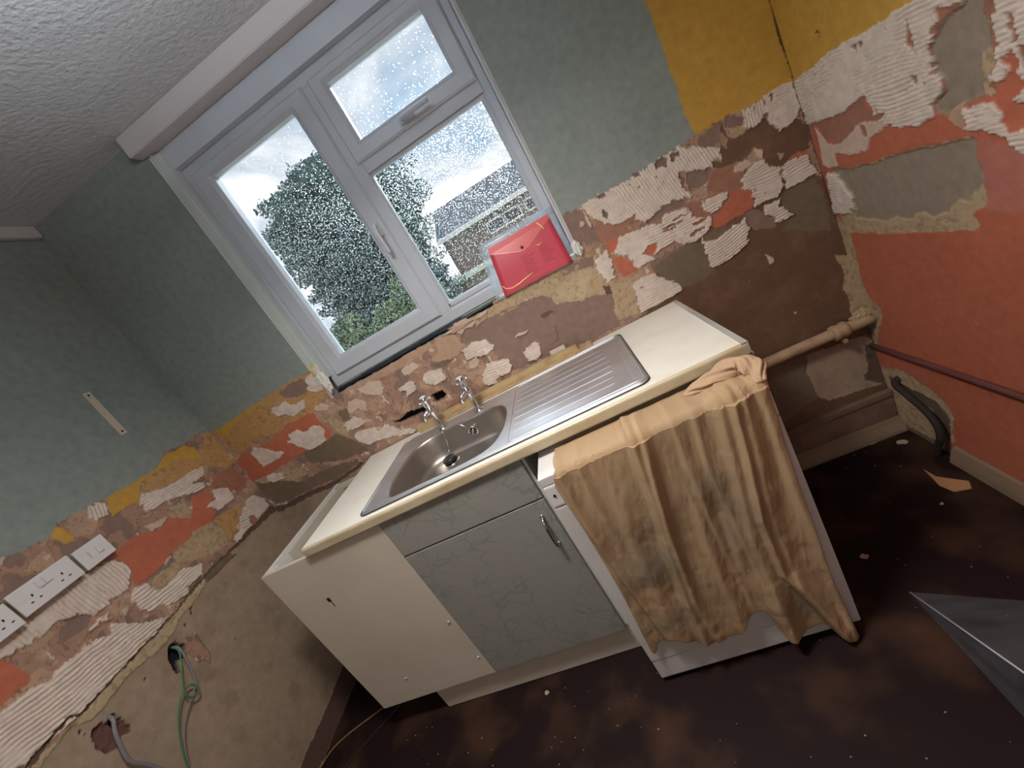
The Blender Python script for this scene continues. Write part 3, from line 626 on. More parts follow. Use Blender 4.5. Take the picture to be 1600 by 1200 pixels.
def b_back(u, z):
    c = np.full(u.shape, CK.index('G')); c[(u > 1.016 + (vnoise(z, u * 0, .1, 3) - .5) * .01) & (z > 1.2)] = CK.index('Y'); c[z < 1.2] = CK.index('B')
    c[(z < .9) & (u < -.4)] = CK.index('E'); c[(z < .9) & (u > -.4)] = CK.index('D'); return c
def b_left(u, z):
    c = np.full(u.shape, CK.index('G')); c[z < 1.25] = CK.index('B'); c[z < .9] = CK.index('E'); return c
def b_right(u, z):
    c = np.full(u.shape, CK.index('R')); c[(z > 1.75)] = CK.index('Y'); return c
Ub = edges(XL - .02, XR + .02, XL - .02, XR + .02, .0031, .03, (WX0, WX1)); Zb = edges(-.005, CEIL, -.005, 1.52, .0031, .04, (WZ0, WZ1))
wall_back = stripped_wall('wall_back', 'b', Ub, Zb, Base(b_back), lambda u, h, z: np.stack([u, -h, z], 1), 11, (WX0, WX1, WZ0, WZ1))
Ul = edges(YF, .02, -1.25, .02, .0031, .04); Zl = edges(-.005, CEIL, -.005, 1.46, .0031, .04)
wall_left = stripped_wall('wall_left', 'l', Ul, Zl, Base(b_left), lambda u, h, z: np.stack([XL + h, u, z], 1), 23)
Zr = edges(-.005, CEIL, -.005, 1.9, .0036, .04); Ur = edges(YF, .02, -1.1, .02, .0034, .04)
wall_right = stripped_wall('wall_right', 'r', Ur, Zr, Base(b_right), lambda u, h, z: np.stack([XR - h, u, z], 1), 37)
# masonry behind the skins (keeps the room closed)
def masonry(parent, *boxes):
    bm = bmesh.new()
    for bx in boxes: box(bm, *bx)
    o = obj('masonry', bm, M['masonry'], parent); return o
M['masonry'] = mat('masonry', (.16, .12, .10), .9)
masonry(wall_back, (XL - .2, WX0, .045, .30, -.1, 2.6), (WX1, XR + .2, .045, .30, -.1, 2.6), (WX0, WX1, .045, .30, -.1, WZ0 - .035), (WX0, WX1, .045, .30, WZ1, 2.6))
masonry(wall_left, (XL - .30, XL - .045, YF - .1, .045, -.1, 2.6))
masonry(wall_right, (XR + .045, XR + .30, YF - .1, .045, -.1, 2.6))
M['far_wall'] = mat('painted_plaster', (.50, .44, .36), .8)
struct(obj('wall_front', B(XL - .3, XR + .3, YF - .2, YF, -.1, 2.6), M['far_wall']))
# window reveals
bm = bmesh.new(); box(bm, WX0 - .012, WX0, -.001, .046, WZ0 - .01, WZ1 + .004); box(bm, WX1, WX1 + .012, -.001, .046, WZ0 + .02, WZ1 + .004)
box(bm, WX0, WX1, -.001, .046, WZ1, WZ1 + .012)
obj('reveal', bm, mat('reveal_plaster', (.60, .58, .56), .6, bump=(60, .2, .003)), wall_back)
obj('sill_bed', B(WX0, .13, .010, .06, WZ0 - .06, WZ0 - .006), M['dpc'], wall_back)
M['bed'] = mat('broken_plaster', (.42, .30, .19), .95, bump=(50, .8, .010), noise=(30, (.30, .20, .14), .4, .6))
obj('sill_bed', B(.13, WX1, .003, .06, WZ0 - .06, WZ0 + .006, .004), M['bed'], wall_back)

# floor
bm = bmesh.new(); box(bm, XL - .2, XR + .2, YF - .1, .2, -.12, 0); struct(obj('floor', bm, M['floor']))
t = M['floor'].node_tree; b = t.nodes['Principled BSDF']
# ceiling with artex relief
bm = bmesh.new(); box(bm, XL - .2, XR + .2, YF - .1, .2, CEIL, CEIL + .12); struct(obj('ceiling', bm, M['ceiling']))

# ------------------------------------------------------------------ window
win = empty_struct('window_1'); win.location = ((WX0 + WX1) / 2, .08, WZ0); bpy.context.view_layer.update()
FX0, FX1, FZ0, FZ1 = -.692, .502, 1.250, 2.262
def frame_ring(name, x0, x1, z0, z1, w, y0, y1, m, parent, bev=.006, wl=None, wr=None, wb=None, wt=None):
    wl = w if wl is None else wl; wr = w if wr is None else wr; wb = w if wb is None else wb; wt = w if wt is None else wt
    bm = bmesh.new()
    prof = lambda: None
    # mitred ring with a bevelled inner edge
    o = [(x0, z0), (x1, z0), (x1, z1), (x0, z1)]; i2 = [(x0 + wl, z0 + wb), (x1 - wr, z0 + wb), (x1 - wr, z1 - wt), (x0 + wl, z1 - wt)]
    i1 = [(x0 + wl - bev * 1.6, z0 + wb - bev * 1.6), (x1 - wr + bev * 1.6, z0 + wb - bev * 1.6), (x1 - wr + bev * 1.6, z1 - wt + bev * 1.6), (x0 + wl - bev * 1.6, z1 - wt + bev * 1.6)]
    o1 = [(x0 + bev, z0 + bev), (x1 - bev, z0 + bev), (x1 - bev, z1 - bev), (x0 + bev, z1 - bev)]
    rings = [[bm.verts.new((x, y1, z)) for x, z in o], [bm.verts.new((x, y0 + bev, z)) for x, z in o], [bm.verts.new((x, y0, z)) for x, z in o1],
             [bm.verts.new((x, y0, z)) for x, z in i1], [bm.verts.new((x, y0 + bev * 1.3, z)) for x, z in i2], [bm.verts.new((x, y1, z)) for x, z in i2]]
    for a, c in zip(rings, rings[1:] + rings[:1]):
        for k in range(4): bm.faces.new((a[k], a[(k + 1) % 4], c[(k + 1) % 4], c[k]))
    return obj(name, bm, m, parent)
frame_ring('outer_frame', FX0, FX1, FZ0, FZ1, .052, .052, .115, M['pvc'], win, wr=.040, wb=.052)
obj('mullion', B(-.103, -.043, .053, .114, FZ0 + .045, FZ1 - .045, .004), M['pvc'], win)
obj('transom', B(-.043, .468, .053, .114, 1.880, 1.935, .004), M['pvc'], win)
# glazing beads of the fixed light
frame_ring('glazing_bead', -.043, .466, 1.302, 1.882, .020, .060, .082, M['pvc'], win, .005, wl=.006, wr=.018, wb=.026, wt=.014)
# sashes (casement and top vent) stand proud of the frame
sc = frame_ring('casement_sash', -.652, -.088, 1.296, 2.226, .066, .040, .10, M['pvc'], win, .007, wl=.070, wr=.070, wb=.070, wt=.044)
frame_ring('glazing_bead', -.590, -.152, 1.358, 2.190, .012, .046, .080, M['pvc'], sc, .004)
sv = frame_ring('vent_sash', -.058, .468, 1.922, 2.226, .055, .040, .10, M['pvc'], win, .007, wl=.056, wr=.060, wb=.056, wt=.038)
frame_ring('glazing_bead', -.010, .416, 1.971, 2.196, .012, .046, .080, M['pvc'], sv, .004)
GR = [(-.580, -.162, 1.366, 2.182, sc), (0.0, .405, 1.983, 2.186, sv), (-.040, .449, 1.326, 1.870, win)]
for x0, x1, z0, z1, pr in GR:
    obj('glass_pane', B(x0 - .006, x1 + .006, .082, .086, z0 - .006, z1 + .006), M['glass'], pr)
    bm = bmesh.new()
    for q in ((x0 - .002, x1 + .002, z0 - .003, z0 + .0015), (x0 - .002, x1 + .002, z1 - .0015, z1 + .003), (x0 - .003, x0 + .0015, z0, z1), (x1 - .0015, x1 + .003, z0, z1)):
        box(bm, q[0], q[1], .074, .0818, q[2], q[3])
    obj('gasket', bm, M['gasket'], pr)
def win_handle(x, z, horiz, parent):
    f = (lambda a, y, c: (x + c, y, z + a)) if horiz else (lambda a, y, c: (x + a, y, z + c))
    bm = bmesh.new()
    if horiz:
        box(bm, x - .03, x + .03, .030, .040, z - .011, z + .011, .004)
        tube(bm, spline([(x - .012, .034, z), (x - .012, .014, z), (x + .005, .004, z), (x + .05, .002, z), (x + .10, .006, z)]), .008, 10)
    else:
        box(bm, x - .011, x + .011, .030, .040, z - .03, z + .03, .004)
        tube(bm, spline([(x, .034, z + .012), (x, .014, z + .012), (x, .004, z - .005), (x, .002, z - .05), (x, .006, z - .10)]), .008, 10)
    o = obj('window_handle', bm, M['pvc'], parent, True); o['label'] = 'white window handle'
win_handle(.19, 1.948, True, sv); win_handle(-.120, 1.70, False, sc)
# boards and trims round the window
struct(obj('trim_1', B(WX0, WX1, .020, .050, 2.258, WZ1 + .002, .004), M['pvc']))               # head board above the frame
o = struct(obj('trim_2', B(-.742, XR, -.062, -.001, 2.328, CEIL + .002, .012, 3), M['batten']))   # curtain batten
o = struct(obj('trim_3', B(XL + .001, XL + .030, YF, -.002, 2.352, CEIL + .002, .010, 3), M['batten']))
# plastic corner bead up the left edge of the opening, in narrow flutes
bm = bmesh.new()
for k in range(4): box(bm, -.7125 + k * .0105, -.7035 + k * .0105, -.010 + k * .0015, .03, 1.312, 2.318, .0025, 2)
box(bm, -.7115, -.6735, -.003, .0505, 1.313, 2.317)
o = struct(obj('trim_4', bm, mat('corner_bead_plastic', (.60, .66, .64), .35, bump=(40, .2, .002))))
bm = bmesh.new(); box(bm, -.7135, -.670, -.011, .0, 1.345, 1.395, .003)
o = struct(obj('trim_5', bm, mat('yellow_paint_smear', (.60, .45, .10), .5, bump=(40, .4, .004), noise=(30, (.70, .68, .62), .4, .6))))
# narrow white bead on the right edge
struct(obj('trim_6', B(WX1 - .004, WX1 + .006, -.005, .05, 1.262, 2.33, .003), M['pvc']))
# torn sealant
M['flap'] = mat('torn_filler', (.52, .38, .29), .8, bump=(80, .5, .005))
def crumple(name, c, size, seed, m, sub=4, amp=.45):
    bm = bmesh.new(); bmesh.ops.create_icosphere(bm, subdivisions=sub, radius=1)
    r = random.Random(seed); from mathutils import noise as mn
    for v in bm.verts:
        n = v.co.normalized(); k = 1 + amp * mn.noise(n * 2.2 + Vector((seed, 0, 0))) + amp * .7 * abs(mn.noise(n * 5 + Vector((0, seed, 0)))) - amp * .4 * abs(mn.noise(n * 9))
        v.co = Vector(c) + Vector((n.x * size[0], n.y * size[1], n.z * size[2])) * k
    return obj(name, bm, m, None, False)
tag(crumple('torn_sealant', (-.682, -.012, 1.305), (.020, .016, .046), 3, M['foam']), 'torn white crumpled sealant at the bottom left corner of the window', 'sealant')
tag(crumple('torn_sealant', (.512, -.006, 1.262), (.016, .012, .026), 5, M['foam']), 'small torn sealant lump beside the red wallet at the right corner of the window', 'sealant')
tag(crumple('torn_sealant', (-.03, -.005, 1.229), (.050, .006, .012), 9, M['flap'], 4, .8), 'torn pinkish filler flap hanging over the wall edge below the middle of the window', 'filler')
# black damp course hanging in the gap under the frame
bm = bmesh.new(); us = np.linspace(-.69, .16, 60)
top = [bm.verts.new((x, .050, 1.249)) for x in us]
mid = [bm.verts.new((x, .03 + .010 * math.sin(x * 17), 1.236 + .003 * math.sin(x * 31))) for x in us]
fr = [bm.verts.new((x, -.003 - .003 * math.sin(x * 11), 1.222 + .005 * math.sin(x * 23) + .004 * math.sin(x * 57))) for x in us]
fr2 = [bm.verts.new((x, -.003 - .003 * math.sin(x * 11) + .002, 1.220 + .005 * math.sin(x * 23) + .004 * math.sin(x * 57))) for x in us]
lo = [bm.verts.new((x, .050, 1.228)) for x in us]
for a, c in ((top, mid), (mid, lo)):
    for k in range(len(us) - 1): bm.faces.new((a[k], a[k + 1], c[k + 1], c[k]))
for v in fr + fr2: bm.verts.remove(v)
tag(obj('damp_proof_membrane', bm, M['dpc'], None, True), 'black membrane strip lying in the gap under the window frame', 'membrane')

# ------------------------------------------------------------------ outside
M['grass'] = mat('grass', (.10, .16, .06), .9, noise=(3, (.16, .18, .08), .4, .7))
M['bounce_slab'] = mat('pale_bounce_slab', (.50, .48, .44), .9, noise=(2, (.40, .38, .34), .4, .7))
struct(obj('bounce_slab', B(-6, 6, .35, 6.5, -.32, -.28), M['bounce_slab']))  # unseen pale ground added to bounce sunlight up to the ceiling
struct(obj('ground', B(-40, 40, .35, 70, -.5, -.3), M['grass']))
def leaf_tree(name, label, x, y, z0, outline, nleaf, seed, leafmat, rx_=1.0):
    """outline: (height, left x, right x) measured from the photograph; depth is as wide as the crown"""
    root = thing(name, label, 'tree', (x, y, z0))
    r = np.random.default_rng(seed); H = np.array([o[0] for o in outline]); Lx = np.array([o[1] for o in outline]); Rx = np.array([o[2] for o in outline])
    n = nleaf; hz = r.uniform(H[0], H[-1], n * 3); l = np.interp(hz, H, Lx); rr = np.interp(hz, H, Rx)
    w = (rr - l) / 2; keep = r.random(n * 3) < w / w.max(); hz, l, rr, w = hz[keep][:n], l[keep][:n], rr[keep][:n], w[keep][:n]
    a = r.uniform(0, 2 * PI, len(hz)); rad = r.uniform(.15, 1, len(hz)) ** .45 * (1 + .16 * np.sin(a * 7 + hz * 5) + .12 * np.sin(hz * 11 + a * 3))
    cx = (l + rr) / 2 + w * rad * np.cos(a); cy = y + w * rad * np.sin(a) * rx_
    cz = hz + r.normal(0, .05, len(hz)); s = r.uniform(.045, .10, len(hz))
    d1 = r.normal(size=(len(hz), 3)); d1 /= np.linalg.norm(d1, axis=1)[:, None]; d2 = r.normal(size=(len(hz), 3)); d2 -= d1 * (d1 * d2).sum(1)[:, None]; d2 /= np.linalg.norm(d2, axis=1)[:, None]
    c = np.stack([cx, cy, cz], 1); s = s[:, None]; bend = np.cross(d1, d2) * s * .25
    V = np.stack([c - d1 * s, c + d2 * s * .45 + bend, c + d1 * s, c - d2 * s * .45 + bend], 1).reshape(-1, 3)
    me = bpy.data.meshes.new('foliage'); me.from_pydata(V.tolist(), [], np.arange(len(V)).reshape(-1, 4).tolist())
    me.materials.append(leafmat); o = bpy.data.objects.new('foliage', me); COL.objects.link(o); o.parent = root; o.matrix_parent_inverse = root.matrix_world.inverted(); o['kind'] = 'stuff'
    bm = T(spline([(x, y, z0), (x + .05, y, (z0 + H[-1]) / 2.4), (x - .03, y + .1, H[-1] * .72)]), [.22 - .15 * k / 16 for k in range(17)], 10)
    for k in range(7):
        zz = H[0] + (H[-1] - H[0]) * (.12 + .10 * k); aa = k * 2.4; ww = np.interp(zz, H, (Rx - Lx) / 2) * .6
        tube(bm, [(x, y, zz - .3), (x + math.cos(aa) * ww * .5, y + math.sin(aa) * ww * .5, zz + .1), (x + math.cos(aa) * ww, y + math.sin(aa) * ww, zz + .5)], [.07, .045, .015], 6)
    obj('trunk', bm, M['bark'], root, True)
    return root
M['bark'] = mat('bark', (.10, .075, .055), .9)
M['leaf'] = mat('hazed_leaf', (.085, .135, .13), .6, noise=(2.2, (.13, .19, .18), .4, .6))  # leaf colour shifted towards a bluish haze tone
M['leaf2'] = mat('hedge_leaf', (.10, .16, .08), .6, noise=(2, (.20, .26, .12), .4, .6))
k_ = 1.375
def sx(xx): return .445 + (xx - .445) * k_
def sz(zz): return 1.4 + (zz - 1.4) * k_
OUT = [(.5, -4.9, -2.4), (1.1, -5.2, -2.2), (1.6, -5.2, -2.3), (2.3, -5.25, -2.35), (2.9, -5.35, -2.1), (3.4, -5.5, -1.9), (4.0, -5.55, -1.85), (4.5, -5.35, -2.0), (4.9, -4.75, -2.4), (5.15, -4.1, -3.1), (5.3, -3.65, -3.4)]
leaf_tree('garden_tree', 'large dense dark tree seen through both lower panes of the rainy window', sx(-3.7), 13.0, -.3,
          [(sz(h), sx(a), sx(b2)) for h, a, b2 in OUT], 60000, 5, M['leaf'])
def bush(name, label, x0, x1, y, h, n, seed):
    root = thing(name, label, 'hedge', ((x0 + x1) / 2, y, -.3)); r = np.random.default_rng(seed)
    c = np.stack([r.uniform(x0, x1, n), y + r.uniform(-.5, .5, n), r.uniform(0, 1, n) ** .7], 1)
    c[:, 2] = -.3 + c[:, 2] * (h + .3 + .25 * np.sin(c[:, 0] * 3.1) + .15 * np.sin(c[:, 0] * 7))
    d1 = r.normal(size=(n, 3)); d1 /= np.linalg.norm(d1, axis=1)[:, None]; d2 = np.cross(d1, r.normal(size=(n, 3))); d2 /= np.linalg.norm(d2, axis=1)[:, None]; s = r.uniform(.06, .12, n)[:, None]
    bd = np.cross(d1, d2) * s * .3
    V = np.stack([c - d1 * s, c + d2 * s * .5 + bd, c + d1 * s, c - d2 * s * .5 + bd], 1).reshape(-1, 3)
    me = bpy.data.meshes.new('foliage'); me.from_pydata(V.tolist(), [], np.arange(len(V)).reshape(-1, 4).tolist()); me.materials.append(M['leaf2'])
    o = bpy.data.objects.new('foliage', me); COL.objects.link(o); o.parent = root; o.matrix_parent_inverse = root.matrix_world.inverted(); o['kind'] = 'stuff'
bush('garden_hedge', 'pale green hedge low behind the window, below the tree', -12, -2.6, 9.2, 1.75, 14000, 3)
# house beyond
M['brick'] = mat('brown_brick', (.36, .25, .20), .9, noise=(4, (.30, .20, .16), .4, .7))
t = M['brick'].node_tree; bb = t.nodes['Principled BSDF']; co = N(t, 'ShaderNodeTexCoord'); mpb = N(t, 'ShaderNodeMapping'); mpb.inputs['Rotation'].default_value = (PI / 2, 0, 0)
bk = N(t, 'ShaderNodeTexBrick'); bk.inputs['Scale'].default_value = 4.4; bk.inputs['Color1'].default_value = (.20, .14, .11, 1); bk.inputs['Color2'].default_value = (.16, .11, .09, 1); bk.inputs['Mortar'].default_value = (.25, .23, .21, 1)
t.links.new(co.outputs['Object'], mpb.inputs['Vector']); t.links.new(mpb.outputs[0], bk.inputs['Vector']); t.links.new(bk.outputs['Color'], bb.inputs['Base Color'])
M['tile'] = mat('grey_roof_tile', (.055, .062, .075), 1.0, spec=.0, noise=(3, (.08, .085, .095), .4, .7))
hs = thing('brick_house', 'long brown brick house with grey tiled roof seen through the lower right pane', 'house', (1, 25, -.3))
K2 = 1.64
def hx(xx): return .445 + (xx - .445) * K2
def hzz(zz): return 1.4 + (zz - 1.4) * K2
HY = 24.0
obj('wall', B(hx(-3.0), 9, HY, HY + 7, -.3, hzz(2.70)), M['brick'], hs)
bm = bmesh.new(); x0, x1 = hx(-3.12), 9.3
P = [(HY - .45, hzz(2.72)), (HY + 3.5, hzz(2.72) + (3.5 + .45) * .56), (HY + 7.4, hzz(2.72))]
# ridge height seen from the window matches the photograph
P[1] = (HY + 3.5, 1.4 + (hzz(3.66) - 1.4) * (HY + 3.5 + 1.66) / (HY + 1.66))
prism(bm, P, x0, x1, lambda a, b2, h: (h, a, b2)); obj('roof', bm, M['tile'], hs)
obj('fascia', B(x0, x1, HY - .52, HY - .44, hzz(2.72) - .22, hzz(2.72) + .04), M['white_plastic'], hs)
for wx in (-1.0, -.35, .5):
    f = obj('house_window', B(hx(wx) - .55, hx(wx) + .55, HY - .04, HY + .02, hzz(2.05) - .1, hzz(2.35) + .1), M['white_plastic'], hs)
    obj('pane', B(hx(wx) - .48, hx(wx) + .48, HY - .05, HY - .035, hzz(2.05), hzz(2.35)), M['housepane'] if 'housepane' in M else M['gasket'], f)
gs = thing('garage', 'low lean-to roof and white boards below the brick house', 'shed', (hx(-2.2), 21.5, -.3))
obj('wall', B(hx(-3.0), hx(.3), 20.6, 23.6, -.3, 1.1), M['brick'], gs)
obj('roof', B(hx(-3.1), hx(.4), 20.4, 23.8, 1.1, 1.25), M['tile'], gs)
obj('fascia', B(hx(-3.1), hx(.4), 20.3, 20.4, 1.02, 1.3), M['white_plastic'], gs)
# ------------------------------------------------------------------ base cabinet
CY = -.597
cab = thing('base_cabinet', 'cream base cabinet under the sink with grey marbled door and bare end panel', 'cabinet', (-.43, -.3, 0))
cab_body = bmesh.new()
box(cab_body, -.954, -.938, -.580, -.03, .13, .87)            # left side
box(cab_body, .073, .088, -.580, -.03, .13, .87)              # right side
box(cab_body, -.938, .073, -.580, -.03, .13, .146)            # bottom
box(cab_body, -.938, .073, -.045, -.03, .146, .62)            # back
obj('carcass', cab_body, M['carcass_in'], cab)
obj('blank_panel', B(-.954, -.438, CY, -.580, .127, .8705, .0012), M['carcass'], cab)
obj('top_rail', B(-.938, .073, -.075, -.045, .852, .8695), M['old_white'], cab)
bm = bmesh.new(); box(bm, -.938, -.90, -.579, -.555, .853, .8695); obj('corner_block', bm, M['carcass_in'], cab)
obj('drawer_front', B(-.434, .080, CY - .003, -.580, .727, .8705, .002), M['marble'], cab)
dr = obj('door', B(-.434, .080, CY - .003, -.580, .130, .721, .002), M['marble'], cab)
bm = T(spline([(.045, CY - .003, .666), (.046, CY - .022, .660), (.047, CY - .030, .635), (.046, CY - .031, .61), (.045, CY - .030, .585), (.045, CY - .022, .560), (.045, CY - .003, .554)]), [.0048] * 49, 10)
lathe(bm, (.045, CY - .003, .666), [(.007, -.003), (.007, .004)], 'y', 14); lathe(bm, (.045, CY - .003, .554), [(.007, -.003), (.007, .004)], 'y', 14)
h = obj('handle', bm, M['chrome'], dr, True); h['label'] = 'chrome bow handle'
obj('plinth', B(-.730, .095, -.574, -.558, .004, .140, .001), M['carcass'], cab)
for x, z in ((-.461, .415), (-.457, .221), (-.771, .238)):
    obj('screw_cap', lathe(bmesh.new(), (x, CY, z), [(.0055, .0), (.0055, -.002), (.003, -.004)], 'y', 14), M['strip'], cab)
bm = bmesh.new(); box(bm, -.800, -.786, CY - .0006, CY + .001, .676, .694, .0002); box(bm, -.792, -.789, CY - .0006, CY + .001, .65, .69)
o = obj('scuff_mark', bm, M['dark'], cab); o['label'] = 'small black scuff'
# shelf supports and clip on the inner side
bm = bmesh.new(); box(bm, -.90, -.896, -.50, -.075, .80, .8695); box(bm, -.896, -.880, -.37, -.35, .82, .835); box(bm, -.896, -.880, -.20, -.185, .82, .835)
obj('inner_rail', bm, M['old_white'], cab)
for x in (-.85, -.55):
    obj('leg', lathe(bmesh.new(), (x, -.40, 0), [(.02, .002), (.02, .01), (.012, .014), (.012, .13)], 'z', 14), M['dark'], cab)

# ------------------------------------------------------------------ worktop with cut-out
WT = thing('worktop', 'cream laminate worktop running over the cabinet and the draped appliance', 'worktop', (0, -.3, .88))
X0, X1, ZT, ZB = -.7248, .750, .910, .8735
SX0, SX1, SY0, SY1 = -.493, .507, -.580, -.072     # sink
c0, c1, d0, d1 = -.47, .485, -.56, -.092           # hole
bm = bmesh.new()
box(bm, X0, c0, -.604, -.008, ZB, ZT); box(bm, c1, X1, -.604, -.008, ZB, ZT)
box(bm, c0, c1, -.604, d0, ZB, ZT); box(bm, c0, c1, d1, -.008, ZB, ZT)
obj('slab', bm, M['worktop'], WT)
# rounded front nosing
bm = bmesh.new(); prof = [(-.604, ZT), (-.608, ZT - .001), (-.6115, ZT - .004), (-.6125, ZT - .008), (-.6125, ZB + .006), (-.611, ZB + .002), (-.607, ZB), (-.604, ZB)]
prism(bm, prof, X0, X1, lambda a, b2, h: (h, a, b2)); obj('front_edge', bm, mat('yellowed_edge', (.54, .46, .32), .4, noise=(14, (.42, .32, .19), .4, .8)), WT)
bm = bmesh.new(); box(bm, X1, X1 + .003, -.612, -.008, ZB - .002, ZT + .0015); box(bm, X1 - .014, X1 + .003, -.612, -.008, ZT, ZT + .0016, .0005)
box(bm, X1, X1 + .006, -.612, -.602, ZB - .002, ZB + .006)
o = obj('end_strip', bm, M['strip'], WT); o['label'] = 'pale metal strip on the right end'
obj('cut_end', B(X0 - .0012, X0, -.604, -.008, ZB, ZT), M['chip'], WT)

# timber batten behind the sink
bm = bmesh.new(); box(bm, -.43, .345, -.046, -.016, ZT + .001, ZT + .034, .002); box(bm, .345, .40, -.046, -.016, ZT + .001, ZT + .014, .002)
tag(obj('timber_batten', bm, M['timber']), 'raw timber batten lying on the worktop behind the taps', 'batten')
tag(obj('timber_batten', B(-.32, .33, -.070, -.048, ZT + .001, ZT + .012, .002), M['timber']), 'thin flat wood strip between the sink and the raw timber batten', 'batten')
tag(obj('wall_tile_scrap', B(.235, .30, -.014, -.006, ZT + .002, ZT + .050, .002), M['old_white']), 'small cream board offcut standing against the wall behind the drainer', 'offcut')

# ------------------------------------------------------------------ sink
sink = thing('sink', 'stainless steel inset sink with bowl on the left and ribbed drainer on the right', 'sink', (0, -.33, .91))
BO = spline([(-.392, -.535, 0), (-.415, -.460, 0), (-.418, -.345, 0), (-.398, -.235, 0), (-.345, -.185, 0), (-.27, -.175, 0), (-.156, -.178, 0), (-.06, -.185, 0), (.002, -.215, 0),
             (.032, -.290, 0), (.036, -.389, 0), (.022, -.475, 0), (-.015, -.530, 0), (-.085, -.548, 0), (-.185, -.552, 0), (-.296, -.552, 0), (-.365, -.550, 0), (-.392, -.535, 0)], 6)[:-1]
BO = [(p.x, p.y) for p in BO]
ZR = ZT + .0055
def rrect(x0, x1, y0, y1, r, n=8):
    out = []
    for cx, cy, a0 in ((x1 - r, y1 - r, 0), (x0 + r, y1 - r, 90), (x0 + r, y0 + r, 180), (x1 - r, y0 + r, 270)):
        for k in range(n + 1):
            a = math.radians(a0 + 90 * k / n); out.append((cx + r * math.cos(a), cy + r * math.sin(a)))
    return out
def fill_between(name, outer, inner, z, m, parent):
    bm = bmesh.new(); vo = [bm.verts.new((x, y, z)) for x, y in outer]; vi = [bm.verts.new((x, y, z)) for x, y in inner]
    es = [bm.edges.new((a, b2)) for L2 in (vo, vi) for a, b2 in zip(L2, L2[1:] + L2[:1])]
    bmesh.ops.triangle_fill(bm, use_beauty=True, edges=es)
    # rolled rim
    for (ox, oz) in ((.004, -.0035),):
        cx = (SX0 + SX1) / 2; cy = (SY0 + SY1) / 2
        low = [bm.verts.new((x + (x - cx) / abs(x - cx) * .0035, y + (y - cy) / abs(y - cy) * .0035, z - .0050)) for x, y in outer]
        k = len(vo)
        for i in range(k): bm.faces.new((vo[i], vo[(i + 1) % k], low[(i + 1) % k], low[i]))
    bmesh.ops.recalc_face_normals(bm, faces=bm.faces)
    return bm
outer = rrect(SX0 + .004, SX1 - .004, SY0 + .004, SY1 - .004, .026)
bm = fill_between('rim', outer, BO, ZR, M['steel'], sink)
o = obj('rim', bm, M['steel'], sink)
# raised lip round the top
bm = tube(bmesh.new(), [(x, y, ZR) for x, y in rrect(SX0 + .008, SX1 - .008, SY0 + .008, SY1 - .008, .024)], .0028, 8, closed=True); obj('lip', bm, M['steel'], sink, True)
bm = tube(bmesh.new(), [(x, y, ZT + .0027) for x, y in rrect(SX0 - .002, SX1 + .002, SY0 - .002, SY1 + .002, .028)], .0022, 8, closed=True)
o = obj('seal', bm, M['gasket'], sink, True); o['label'] = 'thin dark seal around the rim'
# bowl : lofted from the outline, rounded into a floor
cxb, cyb = -.19, -.37
bm = bmesh.new(); rings = []
for s, dz in ((1.012, .0005), (1.0, 0), (.985, -.003), (.975, -.010), (.965, -.035), (.952, -.070), (.935, -.090), (.90, -.102), (.85, -.107), (.6, -.110), (.3, -.112), (.1, -.113)):
    rings.append([bm.verts.new((cxb + (x - cxb) * s, cyb + (y - cyb) * s, ZR + .0003 + dz)) for x, y in BO])
for a, c in zip(rings, rings[1:]):
    for i in range(len(BO)): bm.faces.new((a[i], a[(i + 1) % len(BO)], c[(i + 1) % len(BO)], c[i]))
bm.faces.new(rings[-1]); obj('bowl', bm, M['steel_bowl'], sink, True)
# drainer : pressed flutes
bm = bmesh.new(); nx, ny = 90, 150; xa, xb, ya, yb = .062, .476, -.545, -.112; g = []
for i in range(nx + 1):
    row = []
    for j in range(ny + 1):
        x = xa + (xb - xa) * i / nx; y = ya + (yb - ya) * j / ny
        f = (y - ya) / (yb - ya); e = min(1, (x - xa) / .02, (xb - x) / .05, (y - ya) / .012, (yb - y) / .012); e = max(0, e)
        arc = 0 if x < xb - .03 - .0 * f else 1
        fl = abs(((f * 9.0) % 1) - .5) * 2      # 0..1
        rdg = max(0, fl - .62) / .38
        xs = xb - .055 + .02 * math.sin(f * 3)
        endf = min(1, max(0, (xs - x) / .012)) * min(1, max(0, (x - xa - .004) / .01))
        zz = ZR + .0006 - .0045 * e + .0062 * rdg * endf * e
        row.append(bm.verts.new((x, y, zz)))
    g.append(row)
for i in range(nx):
    for j in range(ny): bm.faces.new((g[i][j], g[i + 1][j], g[i + 1][j + 1], g[i][j + 1]))
obj('drainer', bm, M['steel'], sink, True)
bm = tube(bmesh.new(), [(x, y, ZR + .0005) for x, y in rrect(.062, .492, -.556, -.098, .02)], .0022, 8, closed=True); obj('drainer_bead', bm, M['steel'], sink, True)
